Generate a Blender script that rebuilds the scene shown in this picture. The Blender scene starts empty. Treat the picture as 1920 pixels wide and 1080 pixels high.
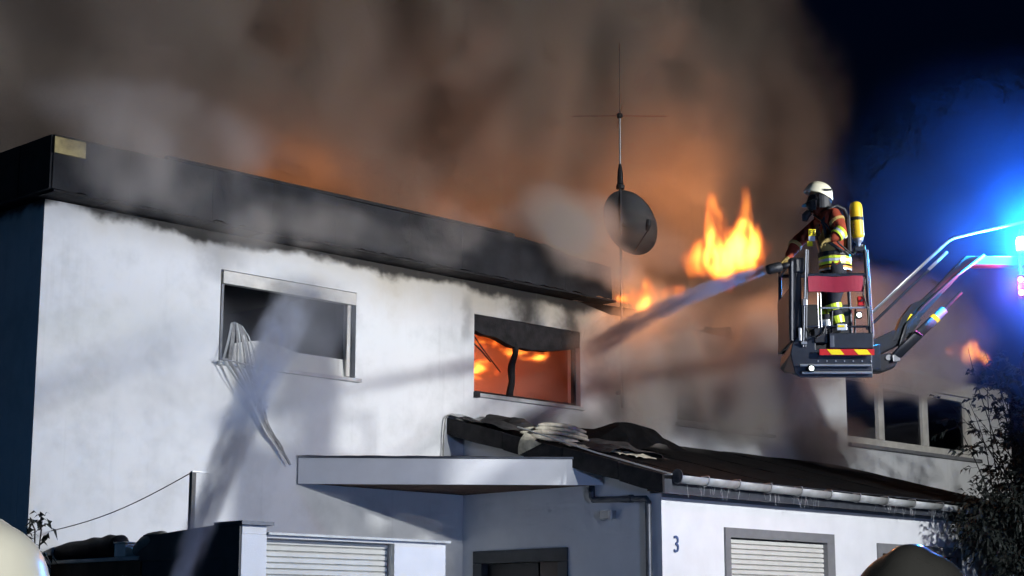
import bpy, bmesh, math, random
from mathutils import Vector, Matrix, noise as mnoise
R = math.radians
random.seed(7)
scene = bpy.context.scene
COL = scene.collection

# ------------------------------------------------------------------ camera, night sky, lights, exposure
cam_d = bpy.data.cameras.new('camera')
cam = bpy.data.objects.new('camera', cam_d); COL.objects.link(cam)
cam.location = (0, 0, 1.7)
cam.rotation_euler = (R(90 + 11.0927), 0, 0)
cam_d.sensor_width = 36; cam_d.lens = 36 * 3300 / 1920
cam_d.clip_start = .1; cam_d.clip_end = 3000
scene.camera = cam

world = bpy.data.worlds.new('World'); scene.world = world; world.use_nodes = True
wn = world.node_tree; wn.nodes.clear()
sky = wn.nodes.new('ShaderNodeTexSky'); sky.sky_type = 'NISHITA'; sky.sun_disc = False
sky.sun_elevation = R(-3); sky.sun_rotation = R(225); sky.air_density = 1.0; sky.dust_density = .2; sky.ozone_density = 4
bg = wn.nodes.new('ShaderNodeBackground'); bg.inputs['Strength'].default_value = .11
mul = wn.nodes.new('ShaderNodeMix'); mul.data_type = 'RGBA'; mul.blend_type = 'MULTIPLY'; mul.inputs[0].default_value = 1
mul.inputs[7].default_value = (.14, .75, .80, 1)
wo = wn.nodes.new('ShaderNodeOutputWorld')
wn.links.new(sky.outputs[0], mul.inputs[6]); wn.links.new(mul.outputs[2], bg.inputs[0]); wn.links.new(bg.outputs[0], wo.inputs[0])

scene.view_settings.view_transform = 'Standard'; scene.view_settings.look = 'None'
scene.view_settings.exposure = 0; scene.view_settings.gamma = 1; scene.view_settings.use_curve_mapping = False
scene.render.engine = 'CYCLES'
cy = scene.cycles
cy.use_denoising = True; cy.max_bounces = 6; cy.diffuse_bounces = 3; cy.glossy_bounces = 2; cy.transmission_bounces = 4
cy.volume_bounces = 2; cy.transparent_max_bounces = 16; cy.volume_step_rate = 3.5; cy.volume_max_steps = 96
cy.use_adaptive_sampling = True; cy.adaptive_threshold = .06; cy.adaptive_min_samples = 12
cy.sample_clamp_indirect = 4; cy.caustics_reflective = False; cy.caustics_refractive = False

# house frame: x along the facade (to the right and away), y into the house, z up
O = Vector((-6.16628, 22.58018, 0)); ANG = math.atan2(.70951, .70469)
HM = Matrix.Translation(O) @ Matrix.Rotation(ANG, 4, 'Z')
def hw(u, n, z): return HM @ Vector((u, -n, z))          # n = metres in front of the facade

FLOOD = hw(8.3, 18, 7.8)
def lamp(name, typ, loc, power, col, radius=.1, target=None, spot=None, blend=.3):
    d = bpy.data.lights.new(name, typ); d.energy = power; d.color = col
    if hasattr(d, 'shadow_soft_size'): d.shadow_soft_size = radius
    o = bpy.data.objects.new(name, d); COL.objects.link(o); o.location = loc
    if target is not None:
        o.rotation_euler = (Vector(target) - Vector(loc)).to_track_quat('-Z', 'Y').to_euler()
    if spot: d.spot_size = R(spot); d.spot_blend = blend
    return o
# the one broad directional light (kept weak for the night) comes from the same side as the assumed floodlight mast
sun_d = bpy.data.lights.new('sun', 'SUN'); sun_d.energy = .12; sun_d.angle = R(.5); sun_d.color = (1, .95, .88)
sun = bpy.data.objects.new('sun', sun_d); COL.objects.link(sun)
sun.rotation_euler = (hw(8, 0, 5) - FLOOD).to_track_quat('-Z', 'Y').to_euler()
lamp('assumed_floodlight_beam', 'SPOT', FLOOD, 9800, (.95, .97, 1), .24, hw(9.0, 0, 4.6), 100, .5)  # assumed floodlight out of view, inferred from the shadows on the walls
STREET = Vector((5.5, -5.0, 5.0))
lamp('added_street_beam', 'SPOT', STREET, 6500, (1, .97, .92), .2, (0, 4.2, 1.5), 30, .6)  # added behind the camera to light the two foreground helmets
BASKET = Vector((3.818, 20.81, 4.69))
lamp('basket_fill_beam', 'SPOT', BASKET + Vector((-.05, 1.30, .40)), 700, (.95, .97, 1), .06, hw(4.1, 0, 4.7), 70, .65)  # added fill light, softens the basket and boom shadows on the wall
# fire light
FIRE_C = (1, .36, .12)
lamp('fire_light', 'POINT', hw(16.2, -1.3, 9.5), 420, FIRE_C, .5)
lamp('fire_light', 'POINT', hw(11.4, .2, 7.6), 70, FIRE_C, .3)
lamp('fire_light', 'POINT', hw(7.0, -3.4, 9.2), 60, FIRE_C, .5)
lamp('fire_light', 'POINT', hw(11.0, -3.9, 9.6), 45, FIRE_C, .5)
ROOM_C = (1, .13, .015)
lamp('fire_light', 'POINT', hw(8.6, -3.3, 6.9), 260, ROOM_C, .3)
lamp('fire_light', 'POINT', hw(10.0, -3.4, 6.2), 240, ROOM_C, .3)
lamp('fire_light', 'POINT', hw(25.0, -.9, 8.3), 60, FIRE_C, .2)
# blue beacon and red marker lamps of the aerial platform, plus added blue and red fill lights; its boom runs to the right and away from us
BASKET = Vector((3.818, 20.81, 4.69))
def boom(p):
    x, y, z = p
    if x <= .5: return Vector(p)
    return Vector((.5 + (x - .5) * 1.6, y + (x - .5) * 2.1, z + (x - .5) * .46))
lamp('blue_light', 'POINT', BASKET + boom((2.40, .05, 1.66)), 6500, (.015, .33, 1), .06)
lamp('blue_light', 'POINT', (-9, 14, 4), 120, (.12, .42, 1), .15)  # dim blue fill light added far left, no lamp modelled there
TINT = hw(2.0, 15, 2.9)
lamp('added_tint_light', 'POINT', TINT, 900, (.26, .48, 1), .12)  # added out of view to tint the annex side wall blue
lamp('added_tint_light', 'POINT', TINT + Vector((.5, .1, .1)), 55, (1, .06, .05), .10)  # added red lamp for the red reflection on the dark helmet
lamp('marker_light', 'POINT', BASKET + boom((2.33, -.08, 1.0)), 190, (1, .06, .16), .04)

# ------------------------------------------------------------------ materials
MATS = {}
def nt(m): return m.node_tree.nodes, m.node_tree.links
def mat(name, col, rough=.6, metal=0, var=.25, scale=6, bump=.15, bscale=40, spec=.4, coat=0):
    if name in MATS: return MATS[name]
    m = bpy.data.materials.new(name); m.use_nodes = True; N, L = nt(m); b = N['Principled BSDF']
    b.inputs['Roughness'].default_value = rough; b.inputs['Metallic'].default_value = metal
    b.inputs['Specular IOR Level'].default_value = spec; b.inputs['Coat Weight'].default_value = coat
    tc = N.new('ShaderNodeTexCoord')
    no = N.new('ShaderNodeTexNoise'); no.inputs['Scale'].default_value = scale; no.inputs['Detail'].default_value = 6
    L.new(tc.outputs['Object'], no.inputs['Vector'])
    rp = N.new('ShaderNodeValToRGB'); c = col
    rp.color_ramp.elements[0].position = .3; rp.color_ramp.elements[1].position = .72
    rp.color_ramp.elements[0].color = (c[0]*(1-var), c[1]*(1-var), c[2]*(1-var), 1)
    rp.color_ramp.elements[1].color = (min(1, c[0]*(1+var*.5)), min(1, c[1]*(1+var*.5)), min(1, c[2]*(1+var*.5)), 1)
    L.new(no.outputs['Fac'], rp.inputs[0]); L.new(rp.outputs[0], b.inputs['Base Color'])
    if bump:
        n2 = N.new('ShaderNodeTexNoise'); n2.inputs['Scale'].default_value = bscale; n2.inputs['Detail'].default_value = 4
        L.new(tc.outputs['Object'], n2.inputs['Vector'])
        bp = N.new('ShaderNodeBump'); bp.inputs['Strength'].default_value = bump; bp.inputs['Distance'].default_value = .01
        L.new(n2.outputs['Fac'], bp.inputs['Height']); L.new(bp.outputs[0], b.inputs['Normal'])
    MATS[name] = m; return m
def emit(name, col, strength):
    if name in MATS: return MATS[name]
    m = bpy.data.materials.new(name); m.use_nodes = True; N, L = nt(m); N.clear()
    e = N.new('ShaderNodeEmission'); e.inputs[0].default_value = (*col, 1); e.inputs[1].default_value = strength
    o = N.new('ShaderNodeOutputMaterial'); L.new(e.outputs[0], o.inputs[0]); MATS[name] = m; return m

def math_node(N, L, op, a, b=None, clamp=False):
    n = N.new('ShaderNodeMath'); n.operation = op; n.use_clamp = clamp
    for i, v in enumerate((a, b)):
        if v is None: continue
        if isinstance(v, (int, float)): n.inputs[i].default_value = v
        else: L.new(v, n.inputs[i])
    return n.outputs[0]
def smooth(N, L, v, a, b, lo=0., hi=1.):
    n = N.new('ShaderNodeMapRange'); n.interpolation_type = 'SMOOTHSTEP'
    L.new(v, n.inputs[0]); n.inputs[1].default_value = a; n.inputs[2].default_value = b
    n.inputs[3].default_value = lo; n.inputs[4].default_value = hi
    return n.outputs[0]

def plaster_mat():
    """white render with real soot deposits and scorch stains (object coordinates = house coordinates)"""
    m = bpy.data.materials.new('white_render'); m.use_nodes = True; N, L = nt(m); b = N['Principled BSDF']
    b.inputs['Roughness'].default_value = .85; b.inputs['Specular IOR Level'].default_value = .15
    tc = N.new('ShaderNodeTexCoord'); sp = N.new('ShaderNodeSeparateXYZ'); L.new(tc.outputs['Object'], sp.inputs[0])
    def noise(scale, detail=5, stretch=(1, 1, 1), rough=.55):
        mp = N.new('ShaderNodeMapping'); mp.inputs['Scale'].default_value = stretch; L.new(tc.outputs['Object'], mp.inputs[0])
        n = N.new('ShaderNodeTexNoise'); n.inputs['Scale'].default_value = scale; n.inputs['Detail'].default_value = detail
        n.inputs['Roughness'].default_value = rough; L.new(mp.outputs[0], n.inputs['Vector']); return n.outputs['Fac']
    x, z = sp.outputs[0], sp.outputs[2]
    nA, nB, nC = noise(.9, 6), noise(5, 6), noise(2.2, 5, (1, 1, .25))
    # tone variation of old paint
    base = N.new('ShaderNodeMix'); base.data_type = 'RGBA'
    base.inputs[6].default_value = (.62, .63, .615, 1); base.inputs[7].default_value = (.76, .77, .76, 1); L.new(smooth(N, L, math_node(N, L, 'ADD', math_node(N, L, 'MULTIPLY', nA, .7), math_node(N, L, 'MULTIPLY', nB, .3)), .30, .58), base.inputs[0])
    def layer(prev, fac, col):
        k = N.new('ShaderNodeMix'); k.data_type = 'RGBA'; L.new(fac, k.inputs[0]); L.new(prev, k.inputs[6]); k.inputs[7].default_value = (*col, 1); return k.outputs[2]
    wob = math_node(N, L, 'ADD', math_node(N, L, 'MULTIPLY', math_node(N, L, 'SUBTRACT', nA, .5), 1.5), math_node(N, L, 'MULTIPLY', math_node(N, L, 'SUBTRACT', nB, .5), .28))
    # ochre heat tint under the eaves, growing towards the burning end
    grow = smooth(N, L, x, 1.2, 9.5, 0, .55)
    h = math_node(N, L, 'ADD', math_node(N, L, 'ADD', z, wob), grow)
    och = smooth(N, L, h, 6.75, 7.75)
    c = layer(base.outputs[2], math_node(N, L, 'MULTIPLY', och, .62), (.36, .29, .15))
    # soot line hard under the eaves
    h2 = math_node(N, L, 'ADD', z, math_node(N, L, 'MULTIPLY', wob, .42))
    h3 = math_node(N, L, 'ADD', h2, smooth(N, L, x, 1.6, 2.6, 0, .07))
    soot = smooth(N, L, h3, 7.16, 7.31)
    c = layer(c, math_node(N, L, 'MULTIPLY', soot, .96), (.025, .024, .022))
    # soot plumes over the burning window and further right
    def plume(cx, w, z0, z1, k):
        dx = math_node(N, L, 'ABSOLUTE', math_node(N, L, 'SUBTRACT', math_node(N, L, 'ADD', x, math_node(N, L, 'MULTIPLY', math_node(N, L, 'SUBTRACT', nA, .5), 2.0)), cx))
        f = smooth(N, L, dx, w * 1.35, 0)
        g = math_node(N, L, 'MULTIPLY', smooth(N, L, z, z0, z0 + .25), smooth(N, L, z, z1, z1 - .5)) if z1 else smooth(N, L, z, z0, z0 + .25)
        return math_node(N, L, 'MULTIPLY', math_node(N, L, 'MULTIPLY', f, g), k)
    for cx, w, z0, z1, k in [(9.0, .5, 6.6, None, .93), (10.2, .45, 6.6, None, .85), (11.3, .7, 5.2, None, .7), (7.7, .25, 6.2, 7.3, .35), (2.9, .5, 6.5, 7.4, .35),
                             (9.3, .9, 4.6, 5.62, .75), (10.6, .9, 4.6, 5.7, .8), (12.5, 1.3, 5, None, .5), (14.4, 1.2, 5.2, None, .45), (17.0, .6, 4.6, 6.0, .5), (20.3, 1.6, 6.7, None, .55)]:
        c = layer(c, plume(cx, w, z0, z1, k), (.03, .028, .026))
    # thin rain streaks
    st = smooth(N, L, noise(7, 3, (1, 1, .06)), .56, .75)
    c = layer(c, math_node(N, L, 'MULTIPLY', st, .10), (.3, .29, .25))
    L.new(c, b.inputs['Base Color'])
    n3 = noise(55, 4); bp = N.new('ShaderNodeBump'); bp.inputs['Strength'].default_value = .25; bp.inputs['Distance'].default_value = .006
    L.new(n3, bp.inputs['Height']); L.new(bp.outputs[0], b.inputs['Normal'])
    return m
PLASTER = plaster_mat()
M_WHITE = mat('annex_white_paint', (.77, .785, .80), .8, 0, .06, 3, .2, 60, .15)
M_FRAMEW = mat('white_window_frame', (.62, .60, .54), .5, 0, .2, 5, .05)
M_FRAMEG = mat('grey_window_surround', (.20, .205, .21), .6, 0, .15, 5, .05)
M_CHAR = mat('charred_wood', (.022, .021, .022), .9, 0, .6, 7, .8, 30)
M_SLATE = mat('scorched_slate', (.020, .021, .024), .85, 0, .55, 3, .5, 18)
M_ROOF = mat('sooty_roof_felt', (.007, .0072, .0078), .95, 0, .6, 5, .6, 70, .1)
M_ASH = mat('grey_ash_flakes', (.045, .044, .043), .95, 0, .5, 9, .6, 30)
M_ZINC = mat('zinc_sheet', (.52, .54, .53), .45, .25, .25, 5, .1)
M_DZINC = mat('dark_zinc', (.10, .11, .13), .45, .5, .3, 6, .1)
M_BROWN = mat('brown_soffit_board', (.11, .06, .035), .8, 0, .4, 4, .3)
M_SHUT = mat('cream_shutter_slat', (.66, .66, .61), .5, 0, .08, 6, .03)
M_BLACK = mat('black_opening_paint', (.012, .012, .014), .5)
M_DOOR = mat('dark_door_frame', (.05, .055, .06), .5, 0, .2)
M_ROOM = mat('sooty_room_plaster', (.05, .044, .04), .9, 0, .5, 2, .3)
M_GROUND = mat('wet_asphalt', (.05, .05, .05), .6, 0, .3, 3, .3)
M_STEEL = mat('galvanised_steel', (.42, .43, .44), .4, .7, .2, 8, .05)
M_DSTEEL = mat('sooty_steel', (.035, .035, .038), .5, .5, .3, 8, .05)
M_LEAF = mat('dark_leaf', (.013, .018, .015), .6, 0, .6, 3, 0)
M_BARK = mat('bark', (.020, .017, .015), .9, 0, .4, 9, .4)
M_TARP = mat('black_plastic_tarp', (.006, .007, .011), .6, 0, .4, 5, .5, 9, .08)
M_SACK = mat('grey_sack_cloth', (.24, .235, .21), .85, 0, .35, 5, .4, 20)
M_PLAST = mat('pale_plastic', (.75, .73, .68), .45, 0, .12)
M_BASK = mat('dark_blue_grey_metal', (.016, .021, .032), .5, .2, .35, 7, .1)
M_BASK2 = mat('black_rubber', (.012, .013, .016), .55, 0, .3, 8, .1)
M_RED = mat('red_canvas_panel', (.30, .016, .04), .55, 0, .25, 3, .2, 12)
M_REDP = mat('red_reflective_film', (.50, .02, .02), .35, 0, .1)
M_YEL = mat('yellow_reflective_film', (.85, .68, .02), .3, 0, .1)
M_LIME = mat('lime_reflective_tape', (.68, .86, .06), .35, 0, .1)
M_SILV = mat('silver_reflective_tape', (.62, .68, .74), .3, .2, .15)
M_ARM = mat('dark_boom_paint', (.006, .008, .013), .6, 0, .3, 4, .1)
M_CHROME = mat('polished_rod', (.75, .76, .78), .18, 1, .05, 6, 0)
M_JACKET = mat('red_orange_turnout_cloth', (.27, .045, .020), .8, 0, .5, 7, .7, 26, .2)
M_DJACKET = mat('navy_turnout_cloth', (.016, .018, .030), .8, 0, .4, 10, .5, 40)
M_GLOVE = mat('tan_leather_glove', (.34, .24, .07), .7, 0, .35, 14, .4, 50)
M_SKIN = mat('skin', (.50, .30, .22), .5, 0, .15, 12, .05)
M_HELM = mat('ivory_helmet_shell', (.74, .70, .52), .35, 0, .10, 5, .02, 30, .5)
M_HELMW = mat('off_white_helmet_shell', (.60, .61, .54), .28, 0, .12, 4, .03, 20, .5)
M_HELMD = mat('olive_grey_helmet_shell', (.030, .031, .030), .22, 0, .25, 4, .03, 20, .5)
M_CYL = mat('yellow_air_cylinder', (.75, .50, .02), .4, 0, .15, 6, .05)
M_BLUENUM = mat('blue_number_enamel', (.07, .11, .24), .4, 0, .1)
M_DISH = mat('grey_dish_paint', (.018, .019, .021), .6, .1, .3, 3, .05)
M_CLOTH = mat('pale_scorched_cloth', (.60, .56, .43), .85, 0, .5, 9, .4)
def glass_mat(name, col):
    m = bpy.data.materials.new(name); m.use_nodes = True; N, L = nt(m); N.clear()
    g = N.new('ShaderNodeBsdfGlossy'); g.inputs[0].default_value = (.9, .9, .9, 1); g.inputs['Roughness'].default_value = .05
    t = N.new('ShaderNodeBsdfTransparent'); t.inputs[0].default_value = (*col, 1)
    x = N.new('ShaderNodeMixShader'); x.inputs[0].default_value = .06
    o = N.new('ShaderNodeOutputMaterial'); L.new(t.outputs[0], x.inputs[1]); L.new(g.outputs[0], x.inputs[2]); L.new(x.outputs[0], o.inputs[0]); return m
M_GLASS = glass_mat('sooty_glass', (.45, .45, .47))

# ------------------------------------------------------------------ mesh helpers
class MB:
    def __init__(s): s.v = []; s.f = []
    def add(s, vs, fs):
        o = len(s.v); s.v += [tuple(v) for v in vs]; s.f += [tuple(i + o for i in f) for f in fs]; return s
    def box(s, a, b, M=None):
        (x0, y0, z0), (x1, y1, z1) = a, b
        vs = [Vector(p) for p in ((x0,y0,z0),(x1,y0,z0),(x1,y1,z0),(x0,y1,z0),(x0,y0,z1),(x1,y0,z1),(x1,y1,z1),(x0,y1,z1))]
        if M: vs = [M @ p for p in vs]
        return s.add(vs, [(0,3,2,1),(4,5,6,7),(0,1,5,4),(1,2,6,5),(2,3,7,6),(3,0,4,7)])
    def beam(s, p, q, w, h, up=(0, 0, 1)):
        p, q = Vector(p), Vector(q); d = (q - p); L = d.length; d.normalize(); up = Vector(up)
        if abs(d.dot(up)) > .98: up = Vector((0, 1, 0))
        x = d.cross(up).normalized(); y = x.cross(d)
        M = Matrix((( x.x, y.x, d.x, p.x), (x.y, y.y, d.y, p.y), (x.z, y.z, d.z, p.z), (0,0,0,1)))
        return s.box((-w/2, -h/2, 0), (w/2, h/2, L), M)
    def tube(s, pts, r, k=8, cap=True):
        pts = [Vector(p) for p in pts]; n = len(pts); rs = r if isinstance(r, (list, tuple)) else [r] * n
        vs = []; ref = None
        for i, p in enumerate(pts):
            d = (pts[min(i+1, n-1)] - pts[max(i-1, 0)]).normalized()
            if ref is None: ref = Vector((0,0,1)) if abs(d.z) < .9 else Vector((1,0,0))
            x = d.cross(ref); 
            if x.length < 1e-4: ref = Vector((0,1,0)); x = d.cross(ref)
            x.normalize(); y = x.cross(d); ref = -y if False else y
            ref = y
            for j in range(k):
                a = 2*math.pi*j/k; vs.append(p + (x*math.cos(a) + y*math.sin(a)) * rs[i])
        fs = [(i*k+j, i*k+(j+1)%k, (i+1)*k+(j+1)%k, (i+1)*k+j) for i in range(n-1) for j in range(k)]
        if cap: fs += [tuple(range(k-1, -1, -1)), tuple((n-1)*k + j for j in range(k))]
        return s.add(vs, fs)
    def lathe(s, prof, k=20, M=None):
        vs = []; 
        for (r, z) in prof:
            for j in range(k):
                a = 2*math.pi*j/k; p = Vector((r*math.cos(a), r*math.sin(a), z)); vs.append(M @ p if M else p)
        n = len(prof)
        fs = [(i*k+j, i*k+(j+1)%k, (i+1)*k+(j+1)%k, (i+1)*k+j) for i in range(n-1) for j in range(k)]
        fs += [tuple(range(k-1, -1, -1)), tuple((n-1)*k + j for j in range(k))]
        return s.add(vs, fs)
    def prism(s, poly, d):
        """closed polygon of 3-D points extruded by vector d"""
        d = Vector(d); n = len(poly); P = [Vector(p) for p in poly]
        return s.add(P + [p + d for p in P], [tuple(range(n-1, -1, -1)), tuple(range(n, 2*n))] + [(i, (i+1) % n, (i+1) % n + n, i + n) for i in range(n)])
    def grid(s, fn, nu, nv, thick=0):
        vs = [fn(i/nu, j/nv) for i in range(nu+1) for j in range(nv+1)]
        w = nv + 1
        fs = [(i*w+j, (i+1)*w+j, (i+1)*w+j+1, i*w+j+1) for i in range(nu) for j in range(nv)]
        if thick:
            n = len(vs); t = Vector(thick) if not isinstance(thick, (int, float)) else Vector((0, 0, -thick))
            vs = list(vs) + [Vector(v) + t for v in vs]
            fs = fs + [tuple(i + n for i in reversed(f)) for f in fs]
            ring = [i*w for i in range(nu+1)] + [nu*w+j for j in range(1, nv+1)] + [i*w+nv for i in range(nu-1, -1, -1)] + [j for j in range(nv-1, 0, -1)]
            fs += [(ring[i], ring[(i+1) % len(ring)], ring[(i+1) % len(ring)] + n, ring[i] + n) for i in range(len(ring))]
        return s.add(vs, fs)
    def build(s, name, m, parent=None, smooth=False, bevel=0, offset=None, sub=0):
        me = bpy.data.meshes.new(name)
        vs = [Vector(v) - Vector(offset) for v in s.v] if offset is not None else s.v
        me.from_pydata(vs, [], s.f); me.update()
        b = bmesh.new(); b.from_mesh(me); bmesh.ops.recalc_face_normals(b, faces=b.faces); b.to_mesh(me); b.free()
        if smooth: me.polygons.foreach_set('use_smooth', [True] * len(me.polygons))
        me.materials.append(m)
        o = bpy.data.objects.new(name, me); COL.objects.link(o)
        if parent: o.parent = parent
        if bevel:
            k = o.modifiers.new('bevel', 'BEVEL'); k.width = bevel; k.segments = 2; k.limit_method = 'ANGLE'
        if sub:
            k = o.modifiers.new('sub', 'SUBSURF'); k.levels = sub; k.render_levels = sub
        return o
def tag(o, label=None, cat=None, group=None, kind=None):
    if label: o['label'] = label
    if cat: o['category'] = cat
    if group: o['group'] = group
    if kind: o['kind'] = kind
    return o
class HT:
    """a thing in the house frame: Empty at a base point; part meshes are given in house coordinates (u, n, z)"""
    def __init__(s, name, base, label, cat, group=None):
        s.o = bpy.data.objects.new(name, None); COL.objects.link(s.o); s.base = Vector((base[0], -base[1], base[2]))
        s.o.location = HM @ s.base; s.o.rotation_euler = (0, 0, ANG); tag(s.o, label, cat, group)
    def part(s, name, mb, m, parent=None, **k):
        mb.v = [(v[0], -v[1], v[2]) for v in mb.v]
        return mb.build(name, m, parent or s.o, offset=s.base, **k)
def HB(u0, u1, n0, n1, z0, z1): return MB().box((u0, n0, z0), (u1, n1, z1))

def wall_grid(u0, u1, z0, z1, n0, n1, holes, top=None):
    """one wall sheet with thickness and rectangular openings, shared vertices"""
    us = sorted({u0, u1, *[h[i] for h in holes for i in (0, 1)]}); zs = sorted({z0, z1, *[h[i] for h in holes for i in (2, 3)]})
    def fine(a, st):
        out = [a[0]]
        for p, q in zip(a, a[1:]):
            k = max(1, int((q - p) / st)); out += [p + (q - p) * i / k for i in range(1, k + 1)]
        return out
    us, zs = fine(us, .8), fine(zs, 1.2)
    solid = lambda i, j: 0 <= i < len(us)-1 and 0 <= j < len(zs)-1 and not any(h[0]-1e-6 <= (us[i]+us[i+1])/2 <= h[1] and h[2] <= (zs[j]+zs[j+1])/2 <= h[3] for h in holes)
    mb = MB(); idx = {}
    def V(i, j, n):
        if (i, j, n) not in idx:
            z = zs[j]
            if top and j == len(zs)-1: z = top(us[i])
            idx[(i, j, n)] = len(mb.v); mb.v.append((us[i], n, z))
        return idx[(i, j, n)]
    for i in range(len(us)-1):
        for j in range(len(zs)-1):
            if not solid(i, j): continue
            mb.f.append((V(i,j,n1), V(i+1,j,n1), V(i+1,j+1,n1), V(i,j+1,n1)))
            mb.f.append((V(i,j,n0), V(i,j+1,n0), V(i+1,j+1,n0), V(i+1,j,n0)))
            for (di, dj, a, b) in ((-1,0,(i,j),(i,j+1)), (1,0,(i+1,j),(i+1,j+1)), (0,-1,(i,j),(i+1,j)), (0,1,(i,j+1),(i+1,j+1))):
                if not solid(i+di, j+dj): mb.f.append((V(*a,n0), V(*b,n0), V(*b,n1), V(*a,n1)))
    return mb

# ------------------------------------------------------------------ setting
g = MB().grid(lambda a, b: Vector((-400 + 800*a, -400 + 800*b, 0)), 8, 8).build('ground', M_GROUND); tag(g, kind='structure')

# ------------------------------------------------------------------ the burning house
W1 = (2.86, 5.38, 5.48, 6.80); W2 = (7.88, 10.42, 5.51, 6.80); W3 = (13.0, 15.76, 5.45, 6.62); W4 = (18.42, 23.42, 5.50, 6.86)
def jag(u):
    if u < 11.2: return 7.33
    return 7.3 + .10 * mnoise.noise(Vector((u * 1.7, 3, 0))) - .1
house = HT('house', (0, 0, 0), 'white rendered two storey row house with burning upper floor and charred flat roof', 'house')
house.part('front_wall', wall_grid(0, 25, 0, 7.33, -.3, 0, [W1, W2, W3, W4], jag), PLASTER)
house.part('end_wall', HB(0, .3, -9.5, -.303, 0, 7.33), PLASTER)
house.part('end_wall', HB(24.7, 25, -9.5, -.303, 0, 7.2), PLASTER)
house.part('rear_wall', HB(.303, 24.697, -9.5, -9.2, 0, 7.2), PLASTER)
for a, b in ((6.6, 6.8), (11.2, 11.4), (16.9, 17.1)):
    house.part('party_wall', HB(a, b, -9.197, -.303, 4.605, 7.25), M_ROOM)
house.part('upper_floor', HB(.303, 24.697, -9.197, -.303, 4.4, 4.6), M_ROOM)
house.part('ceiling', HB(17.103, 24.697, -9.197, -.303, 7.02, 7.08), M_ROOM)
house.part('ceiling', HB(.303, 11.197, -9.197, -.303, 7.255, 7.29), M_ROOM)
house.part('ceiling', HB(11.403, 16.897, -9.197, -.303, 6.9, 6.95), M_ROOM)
# roof slab, burnt through to the right
def roof_slab():
    def f(a, b):
        u = -.12 + 10.7 * a; n = .38 - 9.9 * b
        e = 0 if a < .999 else .5 * mnoise.noise(Vector((b * 9, 1, 2)))
        return Vector((u + e, n, 7.42))
    return MB().grid(f, 12, 10, (0, 0, .52))
house.part('roof', roof_slab(), M_CHAR)
# upright fascia: separate scorched sheets with seams, top cap, ragged lower edge
rnd = random.Random(3)
u = -.14; k = 0
while u < 10.6:
    w = 1.05 + rnd.random() * .5; u2 = min(u + w, 10.8)
    drop = max(0, u - 8.6) * .05; rz = [rnd.uniform(-.02, .015) for _ in range(2)]
    def sheet(a, b, u=u, u2=u2, rz=rz):
        uu = u + (u2 - u) * a
        zt = 8.10 + rz[0] - max(0, uu - 8.6) * .07 + (.10 * mnoise.noise(Vector((uu * 3, 5, 0))) if uu > 9 else 0) + .008 * mnoise.noise(Vector((uu * 6, 1, 0)))
        zb = 7.375 + .035 * mnoise.noise(Vector((uu * 5, 2, 0))) + .02 * mnoise.noise(Vector((uu * 17, 7, 0)))
        return Vector((uu, .392 + .022 * mnoise.noise(Vector((uu * 1.6, b * 1.3, 4))) + .006 * mnoise.noise(Vector((uu * 9, b * 7, 4))), zb + (zt - zb) * b))
    house.part('fascia_sheet', MB().grid(sheet, 14, 6, (0, .012, 0)), M_SLATE, smooth=False)
    u = u2 + .004; k += 1
v = .385
while v > -9.0:
    house.part('fascia_sheet', HB(-.165 - rnd.random() * .02, -.125, v - .78, v + .0, 7.37 + rnd.uniform(-.02, .02), 8.10), M_SLATE)
    v -= .79
M_CAP = mat('brass_coloured_edge_trim', (.34, .27, .11), .5, .2, .5, 6, .1)
house.part('roof_edge_trim', MB().box((-.15, .408, 7.85), (.32, .432, 8.075)), M_CAP, bevel=.008)
house.part('roof_edge_trim', MB().box((1.6, .34, 8.105), (8.4, .425, 8.15)), M_CHAR, bevel=.008)
# eaves boards under the overhang
for i in range(13):
    a = -.1 + i * .85
    house.part('soffit_board', MB().box((a, .005, 7.335 + rnd.uniform(0, .015)), (a + .84, .38, 7.375)), M_CHAR)
# burnt rafters standing in the open roof
for i, uu in enumerate((12.4, 13.3, 14.6, 16.0, 17.4, 19.0, 20.4, 21.8)):
    p = Vector((uu, .1 - rnd.random() * .3, 7.32)); q = p + Vector((rnd.uniform(-.5, .5), -2.5 - rnd.random(), rnd.uniform(.15, .8)))
    house.part('burnt_rafter', MB().beam(p, q, .09, .16), M_CHAR)

def window_frame(wd, n, t=.07, dp=.07):
    u0, u1, z0, z1 = wd
    return MB().box((u0+.002, n-dp, z0+.002), (u0+t, n, z1-.002)).box((u1-t, n-dp, z0+.002), (u1-.002, n, z1-.002)).box((u0+t+.001, n-dp, z0+.002), (u1-t-.001, n, z0+t)).box((u0+t+.001, n-dp, z1-t), (u1-t-.001, n, z1-.002))
# window 1: open, smoke filled, box of the roller shutter on top, fallen white sash in the lower third
f = house.part('window', window_frame(W1, -.10), M_FRAMEG)
tag(f, 'smoke filled upper window with broken shutter hanging out')
house.part('shutter_box', MB().box((W1[0]+.03, -.09, 6.60), (W1[1]-.02, .025, 6.785)), M_FRAMEW, f, bevel=.006)
house.part('guide_rail', MB().box((W1[1]-.16, -.06, 5.50), (W1[1]-.10, -.015, 6.59)), M_FRAMEW, f)
house.part('guide_rail', MB().box((W1[0]+.02, -.05, 5.50), (W1[0]+.06, .0, 6.59)), M_FRAMEG, f)
house.part('sill', MB().box((W1[0]-.03, -.08, 5.42), (W1[1]+.08, .07, 5.475)), M_ZINC, f, bevel=.006)
def sash(a, b):
    return Vector((W1[0] + .28 + 2.12 * a, -.07 - .03 * b + .05 * math.sin(a * 3.1), 5.49 + b * (.27 + .10 * math.sin(math.pi * min(1, a * 1.9)) * (1 if a < .53 else 0))))
house.part('fallen_sash', MB().grid(sash, 14, 3, (0, -.03, 0)), M_SHUT, f)
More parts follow.
